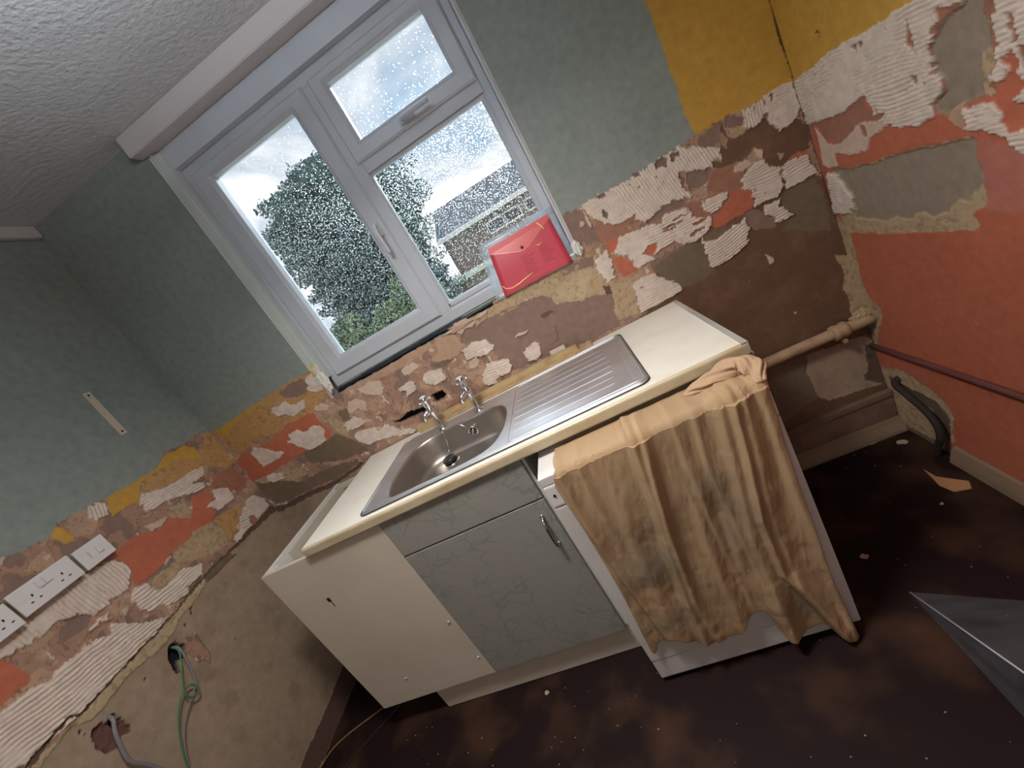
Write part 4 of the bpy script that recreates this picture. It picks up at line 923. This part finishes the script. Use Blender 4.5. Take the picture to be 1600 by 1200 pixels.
# overflow and waste
bm = bmesh.new(); oc = (-.155, -.196, ZR - .048)
lathe(bm, oc, [(.021, .004), (.022, -.003), (.018, -.005), (.014, -.002)], 'y', 24); ov = obj('overflow', bm, M['chrome'], sink, True)
bm = bmesh.new(); lathe(bm, (oc[0], oc[1] - .0035, oc[2]), [(.0135, 0), (.0135, -.001)], 'y', 20); ob = obj('overflow_hole', bm, M['dark'], ov)
bm = bmesh.new()
for k in range(3):
    a = k * PI / 3; tube(bm, [(oc[0] - .013 * math.cos(a), oc[1] - .006, oc[2] - .013 * math.sin(a)), (oc[0] + .013 * math.cos(a), oc[1] - .006, oc[2] + .013 * math.sin(a))], .0016, 6)
obj('overflow_grille', bm, M['chrome'], ov)
DR = (-.288, -.236, ZR - .1105)
bm = bmesh.new(); lathe(bm, DR, [(.040, .0), (.040, .003), (.034, .004), (.031, .001)], 'z', 28); obj('waste_ring', bm, M['chrome'], sink, True)
# plug and its chain
pl = thing('sink_plug', 'black rubber plug in the sink bowl on a ball chain', 'plug', DR)
bm = bmesh.new(); lathe(bm, DR, [(.026, .004), (.029, .010), (.029, .020), (.022, .024), (.008, .026)], 'z', 28); obj('stopper', bm, M['dark'], pl, True)
pts = spline([(-.277, -.185, ZR + .006), (-.268, -.192, ZR - .004), (-.272, -.196, ZR - .035), (-.280, -.212, ZR - .07), (DR[0], DR[1], DR[2] + .028)], 10)
bm = T(pts, .0016, 8); obj('chain', bm, M['chrome'], pl, True)
bm = T(spline([(-.270, -.178, ZR + .004), (-.23, -.188, ZR + .002), (-.19, -.190, ZR - .004), (-.158, -.202, ZR - .040)], 8), .0012, 6); obj('chain_stay', bm, M['chrome'], pl, True)

# ------------------------------------------------------------------ taps
def tap(x, y, yaw, label, lean=0):
    r = thing('pillar_tap', label, 'tap', (x, y, ZR)); z = ZR + .0006
    bm = bmesh.new(); lathe(bm, (x, y, z), [(.021, 0), (.021, .004), (.014, .009), (.0105, .012)], 'z', 24); obj('base_flange', bm, M['chrome'], r, True)
    bm = bmesh.new(); lathe(bm, (x, y, z), [(.0105, .008), (.0085, .016), (.0090, .050), (.0115, .072), (.0150, .080), (.0165, .088), (.0165, .104), (.014, .108)], 'z', 24)
    obj('body', bm, M['chrome'], r, True)
    dx, dy = math.cos(yaw), math.sin(yaw)
    P = [(x, y, z + .092), (x + dx * .018, y + dy * .018, z + .092), (x + dx * .032, y + dy * .032, z + .088), (x + dx * .040, y + dy * .040, z + .080), (x + dx * .042, y + dy * .042, z + .072)]
    obj('spout', T(spline(P, 6), [.011] * 8 + [.010] * 17, 14), M['chrome'], r, True)
    bm = bmesh.new(); lathe(bm, (x + dx * .042, y + dy * .042, z), [(.0118, .067), (.0118, .077)], 'z', 18); obj('spout_tip', bm, M['chrome'], r, True)
    bm = bmesh.new(); lathe(bm, (x, y, z), [(.012, .106), (.0135, .112), (.0155, .118), (.0155, .132), (.018, .138), (.019, .150), (.015, .1545)], 'z', 20); hd = obj('handle', bm, M['chrome'], r, True)
    bm = bmesh.new()
    for k in range(3):
        a = yaw + .35 + k * 2 * PI / 3
        tube(bm, [(x + math.cos(a) * .012, y + math.sin(a) * .012, z + .140), (x + math.cos(a) * .027, y + math.sin(a) * .027, z + .141), (x + math.cos(a) * .032, y + math.sin(a) * .032, z + .141)], [.006, .0055, .003], 10)
    obj('handle_arm', bm, M['chrome'], hd, True)
    bm = bmesh.new(); lathe(bm, (x, y, z), [(.014, .154), (.0135, .157), (.008, .159)], 'z', 20); obj('cap', bm, M['white_plastic'], hd, True)
tap(-.277, -.150, math.radians(-135), 'left chrome pillar tap, its neck in front of the long dark hole in the wall')
tap(-.103, -.150, math.radians(-135), 'right chrome pillar tap, nearer the drainer')

# ------------------------------------------------------------------ white appliance
A0, A1, AY = .130, .730, -.715
wm = thing('washing_machine', 'white freestanding appliance under the worktop with a dust sheet hanging over its front', 'washing machine', (.43, -.4, 0))
obj('body', B(A0 + .002, A1 - .002, AY + .030, -.13, .020, .822, .004), M['white_metal'], wm)
obj('lid', B(A0, A1, AY + .002, -.12, .823, .850, .005, 3), M['white_metal'], wm)
pn = obj('control_panel', B(A0 + .001, A1 - .001, AY, AY + .029, .752, .822, .006), M['white_plastic'], wm)
obj('front_panel', B(A0 + .001, A1 - .001, AY + .001, AY + .029, .105, .749, .004), M['white_metal'], wm)
obj('kick_panel', B(A0 + .001, A1 - .001, AY + .003, AY + .029, .022, .102, .004), M['white_metal'], wm)
bm = bmesh.new(); lathe(bm, (.655, AY + .0035, .062), [(.024, 0), (.024, -.0015), (.021, -.003)], 'y', 24); obj('filter_cap', bm, M['white_metal'], wm, True)
for x in (A0 + .05, A1 - .05):
    for y in (AY + .08, -.20):
        bm = bmesh.new(); lathe(bm, (x, y, 0), [(.02, .0015), (.02, .010), (.01, .014), (.01, .022)], 'z', 14); obj('foot', bm, M['dark'], wm)
bm = bmesh.new(); lathe(bm, (.150, AY, .790), [(.004, .0), (.004, -.002)], 'y', 10); obj('indicator', bm, M['dark'], pn)

# ------------------------------------------------------------------ dust sheet
HEM = [(.155, .172), (.160, .156), (.192, .196), (.249, .203), (.300, .154), (.346, .139), (.418, .138), (.451, .185), (.483, .207), (.509, .188), (.515, .130), (.526, .076), (.565, .071), (.597, .074), (.631, .083), (.658, .040), (.678, .014), (.697, .020)]
LEFT = [(.10, .155), (.172, .155), (.245, .159), (.437, .172), (.661, .175), (.819, .167), (.87, .185), (.98, .195)]       # z, x
RIGHT = [(0, .700), (.020, .697), (.156, .694), (.262, .690), (.453, .698), (.621, .705), (.722, .712), (.858, .722), (.98, .722)]
def lerp(tab, q): return float(np.interp(q, [p[0] for p in tab], [p[1] for p in tab]))
FOLDS = [  # path (s down from the front edge, x), width, height
 ([(-.2, .395), (0, .395), (.2, .372), (.36, .345), (.55, .322), (.75, .31)], .013, .020),
 ([(-.2, .432), (0, .425), (.10, .405), (.3, .37), (.55, .345), (.75, .35)], .011, .013),
 ([(-.2, .190), (0, .190), (.2, .186), (.45, .200), (.7, .22)], .010, .012),
 ([(-.2, .625), (0, .640), (.15, .622), (.35, .590), (.55, .585), (.80, .655)], .012, .021),
 ([(-.2, .655), (0, .668), (.15, .650), (.35, .620), (.6, .615), (.85, .675)], .016, .016),
 ([(-.2, .600), (0, .612), (.2, .585), (.4, .555), (.7, .545)], .018, .014),
 ([(.18, .470), (.4, .445), (.7, .43)], .018, .013), ([(.3, .52), (.5, .50), (.75, .53)], .016, .012),
 ([(-.2, .700), (0, .705), (.3, .69), (.7, .69)], .014, .012), ([(.1, .29), (.4, .262), (.7, .25)], .016, .011),
 ([(-.2, .25), (0, .25), (.1, .24), (.3, .235)], .009, .006), ([(-.2, .50), (0, .502), (.12, .49), (.35, .48)], .010, .006), ([(-.2, .55), (0, .552), (.15, .53)], .009, .006)]
nu, ns = 260, 300
top_len = .118
A_, B_ = np.meshgrid(np.linspace(0, 1, nu + 1), np.linspace(0, 1, ns + 1), indexing='ij'); A_ = A_.ravel(); B_ = B_.ravel()
def itp(tab, q): return np.interp(q, [p[0] for p in tab], [p[1] for p in tab])
zh = itp(HEM, .155 + A_ * .542); zh = np.where(A_ >= .999, .020, zh) + .004 * (vnoise(A_, A_ * 0, .01, 8) - .5)
s_ = -top_len + (top_len + .862 - zh) * B_; zh_ = .862 - np.maximum(0, s_)
x_ = itp(LEFT, zh_) * (1 - A_) + itp(RIGHT, zh_) * A_
x_ = np.where(s_ < 0, .190 + A_ * .532 + .004 * np.sin(s_ * 60 + A_ * 9), x_)
out = np.zeros_like(x_)
for path, w, hgt in FOLDS:
    px = itp(path, s_); fade = np.ones_like(s_) if path[0][0] < 0 else np.clip((s_ - path[0][0]) / .12, 0, 1)
    d = (x_ - px) / w; sk = np.where(d > 0, d / 1.7, d / .8); out += hgt * fade * np.exp(-sk * sk)
q = fbm(x_, s_ + 1, .10, 71, 4) - .5; q2 = fbm(x_ * 2.2 + s_ * .4, s_ * .45 + 1, .035, 93, 3) - .5
flow = np.clip(s_ / .5, 0, 1)
out += .010 + .010 * q * (.4 + flow * .6) + .0035 * q2 + .004 * flow * (1 + np.sin(x_ * 46 + s_ * 3))
out = np.maximum(.004, out); R_ = .012
th_ = np.clip((s_ + R_) / (2 * R_), 0, 1) * PI / 2; rr = R_ + out * .8
topo = np.minimum(out, .012) * .75
back = np.clip((-s_ - .085) / .03, 0, 1)      # flattens where it passes under the worktop
ya = np.where(s_ < -R_, AY + .002 - s_, np.where(s_ < R_, AY - .001 + R_ - np.sin(th_) * rr, AY - .003 - out))
za = np.where(s_ < -R_, .853 + (np.minimum(out, .030) * .75) * (1 - back) + .004 * back, np.where(s_ < R_, .850 - R_ + .002 + np.cos(th_) * rr, .862 - s_))
def gs_(cx, cz, wx, wz): return np.exp(-((x_ - cx) / wx) ** 2 - ((za - cz) / wz) ** 2)
st = gs_(.30, .52, .10, .13) * .75 + gs_(.52, .56, .07, .15) * .7 + gs_(.26, .27, .09, .05) * .6 + gs_(.60, .17, .06, .04) * .5 + .28 * fbm(x_, za, .12, 5, 4)
st = np.clip(st * (.6 + 1.1 * (q + .3)), 0, 1)[:, None]
ed = np.clip(np.maximum(0, 1 - (za - zh) / .05) * .6 * (.7 + q2 * 2), 0, 1)[:, None]
Cc = np.array((.42, .285, .165)) * (1 - st) + np.array((.21, .165, .115)) * st; Cc = Cc * (1 - ed) + np.array((.30, .17, .085)) * ed
Cc = np.concatenate([Cc, np.ones((len(Cc), 1))], 1); V = np.stack([x_, ya, za], 1).tolist()
F = [(i * (ns + 1) + j, (i + 1) * (ns + 1) + j, (i + 1) * (ns + 1) + j + 1, i * (ns + 1) + j + 1) for i in range(nu) for j in range(ns)]
me = bpy.data.meshes.new('dust_sheet'); me.from_pydata(V, [], F); me.materials.append(M['cloth'])
at = me.attributes.new('surface_colour', 'FLOAT_COLOR', 'POINT'); at.data.foreach_set('color', np.array(Cc, np.float32).ravel())
for p in me.polygons: p.use_smooth = True
ds = bpy.data.objects.new('dust_sheet', me); COL.objects.link(ds)
sm = ds.modifiers.new('cloth_thickness', 'SOLIDIFY'); sm.thickness = .0022; sm.offset = 1
tag(ds, 'dirty tan cotton dust sheet draped over the front of the white appliance', 'dust sheet')
# the bunched roll of the sheet at the top right
def cloth_roll(pts, rads, twist, parent, name='bunched_roll'):
    P = spline(pts, 14); n = 40; bm = bmesh.new(); rings = []
    m = len(P)
    for i, p in enumerate(P):
        d = (P[min(i + 1, m - 1)] - P[max(i - 1, 0)]).normalized(); u = d.cross(Vector((0, 0, 1))).normalized(); w = u.cross(d)
        tq = i / (m - 1); r0 = float(np.interp(tq, np.linspace(0, 1, len(rads)), rads)); ring = []
        for j in range(n):
            a = 2 * PI * j / n; aa = a + twist * tq
            r = r0 * (1 + .16 * math.sin(5 * aa) + .10 * math.sin(9 * aa + 2) + .12 * math.sin(tq * 25 + 2 * aa))
            ring.append(bm.verts.new(p + (u * math.cos(a) * 1.1 + w * math.sin(a) * .85) * r))
        rings.append(ring)
    for a, c in zip(rings, rings[1:]):
        for j in range(n): bm.faces.new((a[j], a[(j + 1) % n], c[(j + 1) % n], c[j]))
    bm.faces.new(rings[0][::-1]); bm.faces.new(rings[-1])
    o = obj(name, bm, M['cloth_plain'], parent, True); return o
M['cloth_plain'] = M['cloth'].copy(); tt = M['cloth_plain'].node_tree
for l in list(tt.links):
    if l.to_socket.name == 'Base Color': tt.links.remove(l)
tt.nodes['Principled BSDF'].inputs['Base Color'].default_value = (.47, .315, .20, 1)
cloth_roll([(.560, -.640, .862), (.600, -.648, .870), (.650, -.652, .880), (.700, -.655, .884), (.722, -.690, .880), (.715, -.730, .860)], [.006, .018, .022, .024, .022, .008], 4, ds)

# ------------------------------------------------------------------ red document wallet on the window ledge
wl = thing('document_wallet', 'red document wallet in a clear sleeve leaning on the lower right window pane', 'wallet', (.33, .01, 1.238))
def wpt(a, c, off=0):   # a 0..1 across, c 0..1 up ; leans back on the window
    lo0, lo1 = Vector((.160, -.004, 1.238)), Vector((.492, -.004, 1.229)); hi0, hi1 = Vector((.192, .036, 1.444)), Vector((.484, .036, 1.440))
    p = lo0.lerp(lo1, a).lerp(hi0.lerp(hi1, a), c); p.y += -off - .003 * math.sin(a * PI) * math.sin(c * PI); return p
def wsheet(a0, a1, c0_, c1_, off, th, nseg=14, rnd=.0):
    bm = bmesh.new(); F_, K_ = [], []
    for i in range(nseg + 1):
        for j in range(nseg + 1):
            a = a0 + (a1 - a0) * i / nseg; c = c0_ + (c1_ - c0_) * j / nseg
            F_.append(bm.verts.new(wpt(a, c, off + th))); K_.append(bm.verts.new(wpt(a, c, off)))
    ix = lambda i, j: i * (nseg + 1) + j
    for i in range(nseg):
        for j in range(nseg):
            bm.faces.new((F_[ix(i, j)], F_[ix(i + 1, j)], F_[ix(i + 1, j + 1)], F_[ix(i, j + 1)])); bm.faces.new((K_[ix(i, j)], K_[ix(i, j + 1)], K_[ix(i + 1, j + 1)], K_[ix(i + 1, j)]))
    for k in range(nseg):
        bm.faces.new((F_[ix(k, 0)], K_[ix(k, 0)], K_[ix(k + 1, 0)], F_[ix(k + 1, 0)])); bm.faces.new((F_[ix(k, nseg)], F_[ix(k + 1, nseg)], K_[ix(k + 1, nseg)], K_[ix(k, nseg)]))
        bm.faces.new((F_[ix(0, k)], F_[ix(0, k + 1)], K_[ix(0, k + 1)], K_[ix(0, k)])); bm.faces.new((F_[ix(nseg, k)], K_[ix(nseg, k)], K_[ix(nseg, k + 1)], F_[ix(nseg, k + 1)]))
    return bm
obj('clear_sleeve', wsheet(-.03, 1.02, 0, 1.04, 0, .001), M['sleeve'], wl, True)
rd = obj('red_cover', wsheet(.085, .955, .0, .915, .002, .004), M['red_sheet'], wl, True)
# flap folded to the press stud
bm = bmesh.new(); fl = [(.085, .915), (.955, .915), (.955, .84), (.60, .60), (.52, .57), (.44, .60), (.085, .80)]
va = [bm.verts.new(wpt(a, c, .0075)) for a, c in fl]; vb = [bm.verts.new(wpt(a, c, .0065)) for a, c in fl]
bm.faces.new(va); bm.faces.new(vb[::-1])
for i in range(len(fl)): bm.faces.new((va[i], va[(i + 1) % len(fl)], vb[(i + 1) % len(fl)], vb[i]))
obj('flap', bm, mat('red_flap', (.66, .12, .13), .22), wl)
p = wpt(.50, .64, .009); bm = bmesh.new(); lathe(bm, p, [(.0055, .001), (.0055, -.001), (.004, -.0025)], 'y', 16); obj('press_stud', bm, mat('dark_stud', (.05, .015, .05), .4), wl)
bm = bmesh.new()
for k in range(9):      # faint lines of print showing through
    c = .14 + .045 * k; w0 = .44 + .015 * math.sin(k * 2.1); tube(bm, [wpt(w0, c, .0068), wpt(w0 + .13 + .03 * math.sin(k * 3), c, .0068)], .0006, 4)
for k in range(8):
    c = .20 + .04 * k; tube(bm, [wpt(.68, c, .0068), wpt(.80 + .03 * math.sin(k * 5), c, .0068)], .0006, 4)
obj('print_lines', bm, mat('faded_print', (.33, .04, .07), .5), wl)
bm = tube(bmesh.new(), [wpt(a, c, .0075) for a, c in ((.10, .20), (.13, .13), (.20, .09), (.30, .10), (.42, .14), (.50, .16))], .0019, 6)
obj('sleeve_highlight', bm, mat('crease_highlight', (.95, .72, .25), .12, spec=1), wl, True)  # highlights along the sleeve creases, painted as bright yellow tubes
bm = tube(bmesh.new(), [wpt(a, c, .008) for a, c in ((.79, .88), (.82, .80), (.84, .73))], .0024, 6); obj('sleeve_highlight', bm, bpy.data.materials['crease_highlight'], wl, True)
bm = tube(bmesh.new(), [wpt(a, c, .008) for a, c in ((.66, .56), (.70, .53), (.74, .555))], .0018, 6); obj('sleeve_highlight', bm, bpy.data.materials['crease_highlight'], wl, True)

# ------------------------------------------------------------------ sockets on the left wall
def plate(y0, y1, z0, z1, label, kind, cat):
    r = thing(kind, label, cat, (XL, (y0 + y1) / 2, z0))
    obj('back_box', B(XL + .001, XL + .026, y0 + .002, y1 - .002, z0 + .002, z1 - .002, .002), M['old_white'], r)
    f = obj('face_plate', B(XL + .026, XL + .034, y0, y1, z0, z1, .0035, 3), M['white_plastic'], r); return r, f
def rocker(r, y, z, w=.011, h=.013, ang=1):
    o = obj('switch', B(XL + .034, XL + .0385, y - w, y + w, z - h, z + h, .002), M['white_plastic'], r); return o
def pins(r, y, z):
    bm = bmesh.new(); X = XL + .0341
    box(bm, X - .001, X + .0003, y - .0022, y + .0022, z + .006, z + .014); box(bm, X - .001, X + .0003, y - .0145, y - .0075, z - .010, z - .006); box(bm, X - .001, X + .0003, y + .0075, y + .0145, z - .010, z - .006)
    obj('pin_hole', bm, M['dark'], r)
def screws(r, ys, z):
    for y in ys:
        bm = bmesh.new(); lathe(bm, (XL + .034, y, z), [(.003, 0), (.003, .0008)], 'x', 12); obj('screw', bm, M['strip'], r)
r, f = plate(-.880, -.716, 1.206, 1.286, 'white double wall socket, the widest plate in the row on the left wall', 'double_socket', 'socket')
pins(r, -.838, 1.238); pins(r, -.757, 1.238); rocker(r, -.808, 1.264, .009); rocker(r, -.789, 1.264, .009); screws(r, (-.863, -.733), 1.246)
r, f = plate(-.706, -.612, 1.205, 1.280, 'white switched fuse plate right of the double socket, nearest the window wall', 'fused_spur', 'switch')
rocker(r, -.645, 1.243, .009, .012); bm = B(XL + .034, XL + .036, -.678, -.674, 1.232, 1.256, .0006); obj('fuse_holder', bm, M['old_white'], r); screws(r, (-.697, -.621), 1.243)
r, f = plate(-1.04, -.888, 1.196, 1.276, 'white wall socket cut by the left edge of the photo, beside the double socket', 'double_socket', 'socket')
pins(r, -.915, 1.228); pins(r, -.997, 1.228); rocker(r, -.965, 1.256, .009)

# pale mounting strip above the sockets
ms = thing('mounting_strip', 'narrow pale vertical strip with a screw hole at each end on the green left wall', 'bracket', (XL, -.294, 1.536))
obj('strip', B(XL + .0005, XL + .0035, -.308, -.281, 1.536, 1.733, .001), M['old_white'], ms)
for z in (1.549, 1.720):
    bm = bmesh.new(); lathe(bm, (XL + .0036, -.2945, z), [(.0045, 0), (.0045, .0004)], 'x', 14); obj('screw_hole', bm, M['dark'], ms)
# small hole in the yellow paint of the right wall
# ------------------------------------------------------------------ cables
X = XL + .014
def cable(name, pts, rad, m, label, grp=None):
    o = obj(name, T(spline(pts, 10), rad, 10), m, None, True); tag(o, label, 'cable', grp); return o
cable('earth_wire', [(XL - .03, -.684, .822), (X - .006, -.690, .800), (X, -.712, .765), (X + .01, -.744, .735), (X + .012, -.774, .689), (X + .012, -.771, .658), (X + .01, -.748, .648), (X + .006, -.737, .665), (X + .006, -.748, .689), (X + .008, -.778, .692), (X + .01, -.812, .672), (X + .01, -.845, .637), (X + .008, -.88, .58), (X + .006, -.906, .52), (X, -.925, .44)],
      .0028, M['green'], 'thin green earth wire looping out of the hole in the left wall')
cable('grey_cable', [(XL - .03, -.680, .815), (X - .008, -.684, .800), (X, -.700, .745), (X + .003, -.722, .690), (X + .003, -.735, .665)], .0045, M['grey'],
      'short grey cable coming out of the same hole as the green wire')
cable('grey_wire', [(X + .003, -.738, .668), (X + .006, -.775, .655), (X + .008, -.83, .625), (X + .008, -.875, .57), (X + .006, -.91, .50), (X, -.93, .43)], .0022, M['grey'],
      'thin grey wire hanging beside the green looped wire')
cable('thick_cable', [(XL - .03, -.915, .835), (X - .008, -.920, .815), (X, -.940, .785), (X + .003, -.957, .745), (X + .004, -.970, .69), (X + .006, -.955, .64), (X + .006, -.945, .58), (X, -.95, .50)], .0060, M['grey'],
      'thick grey cable hanging from the lower hole in the left wall')
cable('floor_wire', [(-1.0, -.44, .006), (-1.114, -.493, .004), (-1.25, -.55, .004), (-1.32, -.60, .006), (-1.335, -.68, .02)], .0028, M['tan_wire'], 'tan wire on the floor running to the left wall from under the cabinet')
cable('floor_wire', [(-.98, -.48, .006), (-1.043, -.535, .004), (-1.13, -.61, .004), (-1.204, -.685, .004), (-1.28, -.80, .004)], .0022, M['dark'], 'dark wire on the floor beside the cabinet corner')

# ------------------------------------------------------------------ pipes and skirting on the right
pp = thing('waste_pipe', 'thick cream painted pipe along the back wall right of the appliance', 'pipe', (1.05, -.03, .52))
obj('pipe', T(spline([(.74, -.036, .520), (.95, -.036, .523), (1.15, -.035, .520), (1.345, -.034, .515)], 8), .0215, 20), M['pipe'], pp, True)
bm = bmesh.new(); lathe(bm, (1.225, -.035, .519), [(.022, -.028), (.029, -.026), (.031, -.012), (.027, 0), (.031, .012), (.029, .026), (.022, .028)], 'x', 22); obj('coupling', bm, M['pipe'], pp, True)
bm = bmesh.new(); box(bm, 1.218, 1.232, -.062, -.004, .476, .490, .003); obj('bracket', bm, M['pipe'], pp)
tag(crumple('plaster_lump', (1.318, -.022, .526), (.034, .026, .030), 4, mat('tan_plaster', (.40, .30, .17), .95, bump=(60, .5, .005))), 'rough tan plaster lump in the corner where the thick pipe ends', 'plaster')
tag(obj('heating_pipe', T([(XR - .013, y, z) for y, z in ((-.004, .392), (-.15, .396), (-.30, .400), (-.6, .408), (-1.0, .418))], .0095, 16), M['redpipe'], None, True), 'thin dark red pipe along the red right wall', 'pipe')
tag(obj('soil_pipe', T(spline([(XR + .01, -.075, .262), (XR - .018, -.085, .248), (XR - .022, -.14, .225), (XR - .024, -.20, .20), (XR - .026, -.245, .165), (XR - .028, -.258, .11), (XR - .030, -.235, .05), (XR - .032, -.222, .006)], 8), .012, 14), M['blackpipe'], None, True),
    'black bent pipe coming out of the broken right wall and down to the floor', 'pipe')
bm = bmesh.new(); box(bm, .745, XR, -.020, -.002, .062, .180, .003); box(bm, .745, XR, -.026, -.002, .160, .185, .004)
struct(obj('baseboard_back', bm, M['skirt']))
bm = bmesh.new(); prism(bm, [(-.004, .0), (-.050, .0), (-.048, .012), (-.028, .040), (-.020, .060), (-.004, .062)], .745, XR, lambda a, b2, h: (h, a, b2)); struct(obj('trim_7', bm, mat('dusty_fillet', (.20, .135, .085), .8, bump=(50, .4, .004))))
bm = bmesh.new(); prism(bm, [(.002, .0), (.030, .0), (.026, .02), (.012, .055), (.002, .060)], -1.6, -.27, lambda a, b2, h: (XR - a, h, b2)); struct(obj('baseboard_right', bm, bpy.data.materials['dusty_fillet']))

# ------------------------------------------------------------------ debris on the floor
def chip(x, y, sz_, seed, m, label, name='plaster_chip', cat='debris', grp=None, th=.004, poly=None):
    r = random.Random(seed); n = 9
    pts = poly or [(x + math.cos(2 * PI * k / n) * sz_ * r.uniform(.55, 1.1), y + math.sin(2 * PI * k / n) * sz_ * r.uniform(.4, .9)) for k in range(n)]
    bm = prism(bmesh.new(), pts, .0006, th); o = obj(name, bm, m); tag(o, label, cat, grp); return o
chip(1.23, -.36, .03, 1, M['orange_bit'], 'orange brown torn card scrap with a tail on the floor near the red wall', 'card_scrap', 'scrap',
     poly=[(1.235, -.310), (1.262, -.345), (1.285, -.372), (1.268, -.402), (1.225, -.392), (1.214, -.350), (1.222, -.315), (1.232, -.262)])
chip(.865, -.511, .013, 2, M['plaster_bit'], 'small tan chip on the dark floor right of the appliance')
chip(1.21, -.045, .014, 3, M['plaster_bit'], 'pale chip on the floor against the back skirting')
chip(1.281, -.10, .020, 4, M['plaster_bit'], 'flat pale sliver on the floor near the far right corner')
chip(1.166, -.42, .006, 5, M['plaster_bit'], 'tiny pale chip on the floor just below the orange card scrap')
chip(-.293, -.634, .011, 6, M['plaster_bit'], 'small tan flake on the floor in front of the plinth')
bm = bmesh.new(); r = random.Random(4)
for k in range(170):
    x = r.uniform(-.95, 1.3); y = r.uniform(-1.5, -.62) if r.random() < .75 or x < .75 else r.uniform(-.6, -.06); s = r.uniform(.0006, .0018)
    a0 = r.uniform(0, 6)
    prism(bm, [(x + math.cos(a0 + q * 1.57) * s * (1 + (q % 2)), y + math.sin(a0 + q * 1.57) * s) for q in range(4)], .0004, .0016 + s * .3)
o = tag(obj('floor_grit', bm, M['plaster_bit']), 'fine pale grit and dust scattered over the dark floor', 'grit'); o['kind'] = 'stuff'

# ------------------------------------------------------------------ folded clear plastic sheet, lower right
ps = thing('plastic_sheet', 'folded clear dusty plastic sheet on the floor at the lower right', 'plastic sheet', (.95, -.85, 0))
def sheet(name, P, Q, th=.0025, n=26, seed=1, sag=.006):
    """thin rippled plastic face between the polylines P and Q (start point shared at the tip)"""
    r = np.random.default_rng(seed); bm = bmesh.new(); top, bot = [], []
    nrm = (Vector(P[1]) - Vector(P[0])).cross(Vector(Q[1]) - Vector(Q[0])).normalized()
    for i in range(n + 1):
        a = i / n; p = Vector(P[0]).lerp(Vector(P[1]), a); q = Vector(Q[0]).lerp(Vector(Q[1]), a); rt, rb = [], []
        for j in range(n + 1):
            b2 = j / n; w = p.lerp(q, b2) + nrm * sag * math.sin(b2 * PI) * a * (math.sin(a * 9 + seed) + math.sin(b2 * 8 + a * 4))
            w.z = max(w.z, .002); rt.append(bm.verts.new(w + nrm * th / 2)); rb.append(bm.verts.new(w - nrm * th / 2))
        top.append(rt); bot.append(rb)
    for i in range(n):
        for j in range(n):
            bm.faces.new((top[i][j], top[i + 1][j], top[i + 1][j + 1], top[i][j + 1])); bm.faces.new((bot[i][j], bot[i][j + 1], bot[i + 1][j + 1], bot[i + 1][j]))
    for k in range(n):
        bm.faces.new((top[n][k], bot[n][k], bot[n][k + 1], top[n][k + 1])); bm.faces.new((top[k][0], bot[k][0], bot[k + 1][0], top[k + 1][0])); bm.faces.new((top[k][n], top[k + 1][n], bot[k + 1][n], bot[k][n]))
    bmesh.ops.remove_doubles(bm, verts=bm.verts, dist=1e-5)
    return obj(name, bm, M['film'], ps, True)
tip = (.888, -.664, .004); ridge = (.921, -1.154, .165); far = (1.31, -.890, .003); near = (.862, -1.19, .003)
sheet('upper_face', (tip, ridge), (tip, far), seed=2)
sheet('side_face', (tip, ridge), (tip, near), seed=5, sag=.004)
rd_ = obj('fold_edge', T([tip, ridge], .0022, 8), mat('fold_glint', (.75, .78, .82), .15, .3), ps, True); rd_['label'] = 'folded edge with a painted glint'  # light caught on the ridge, painted as a pale strip
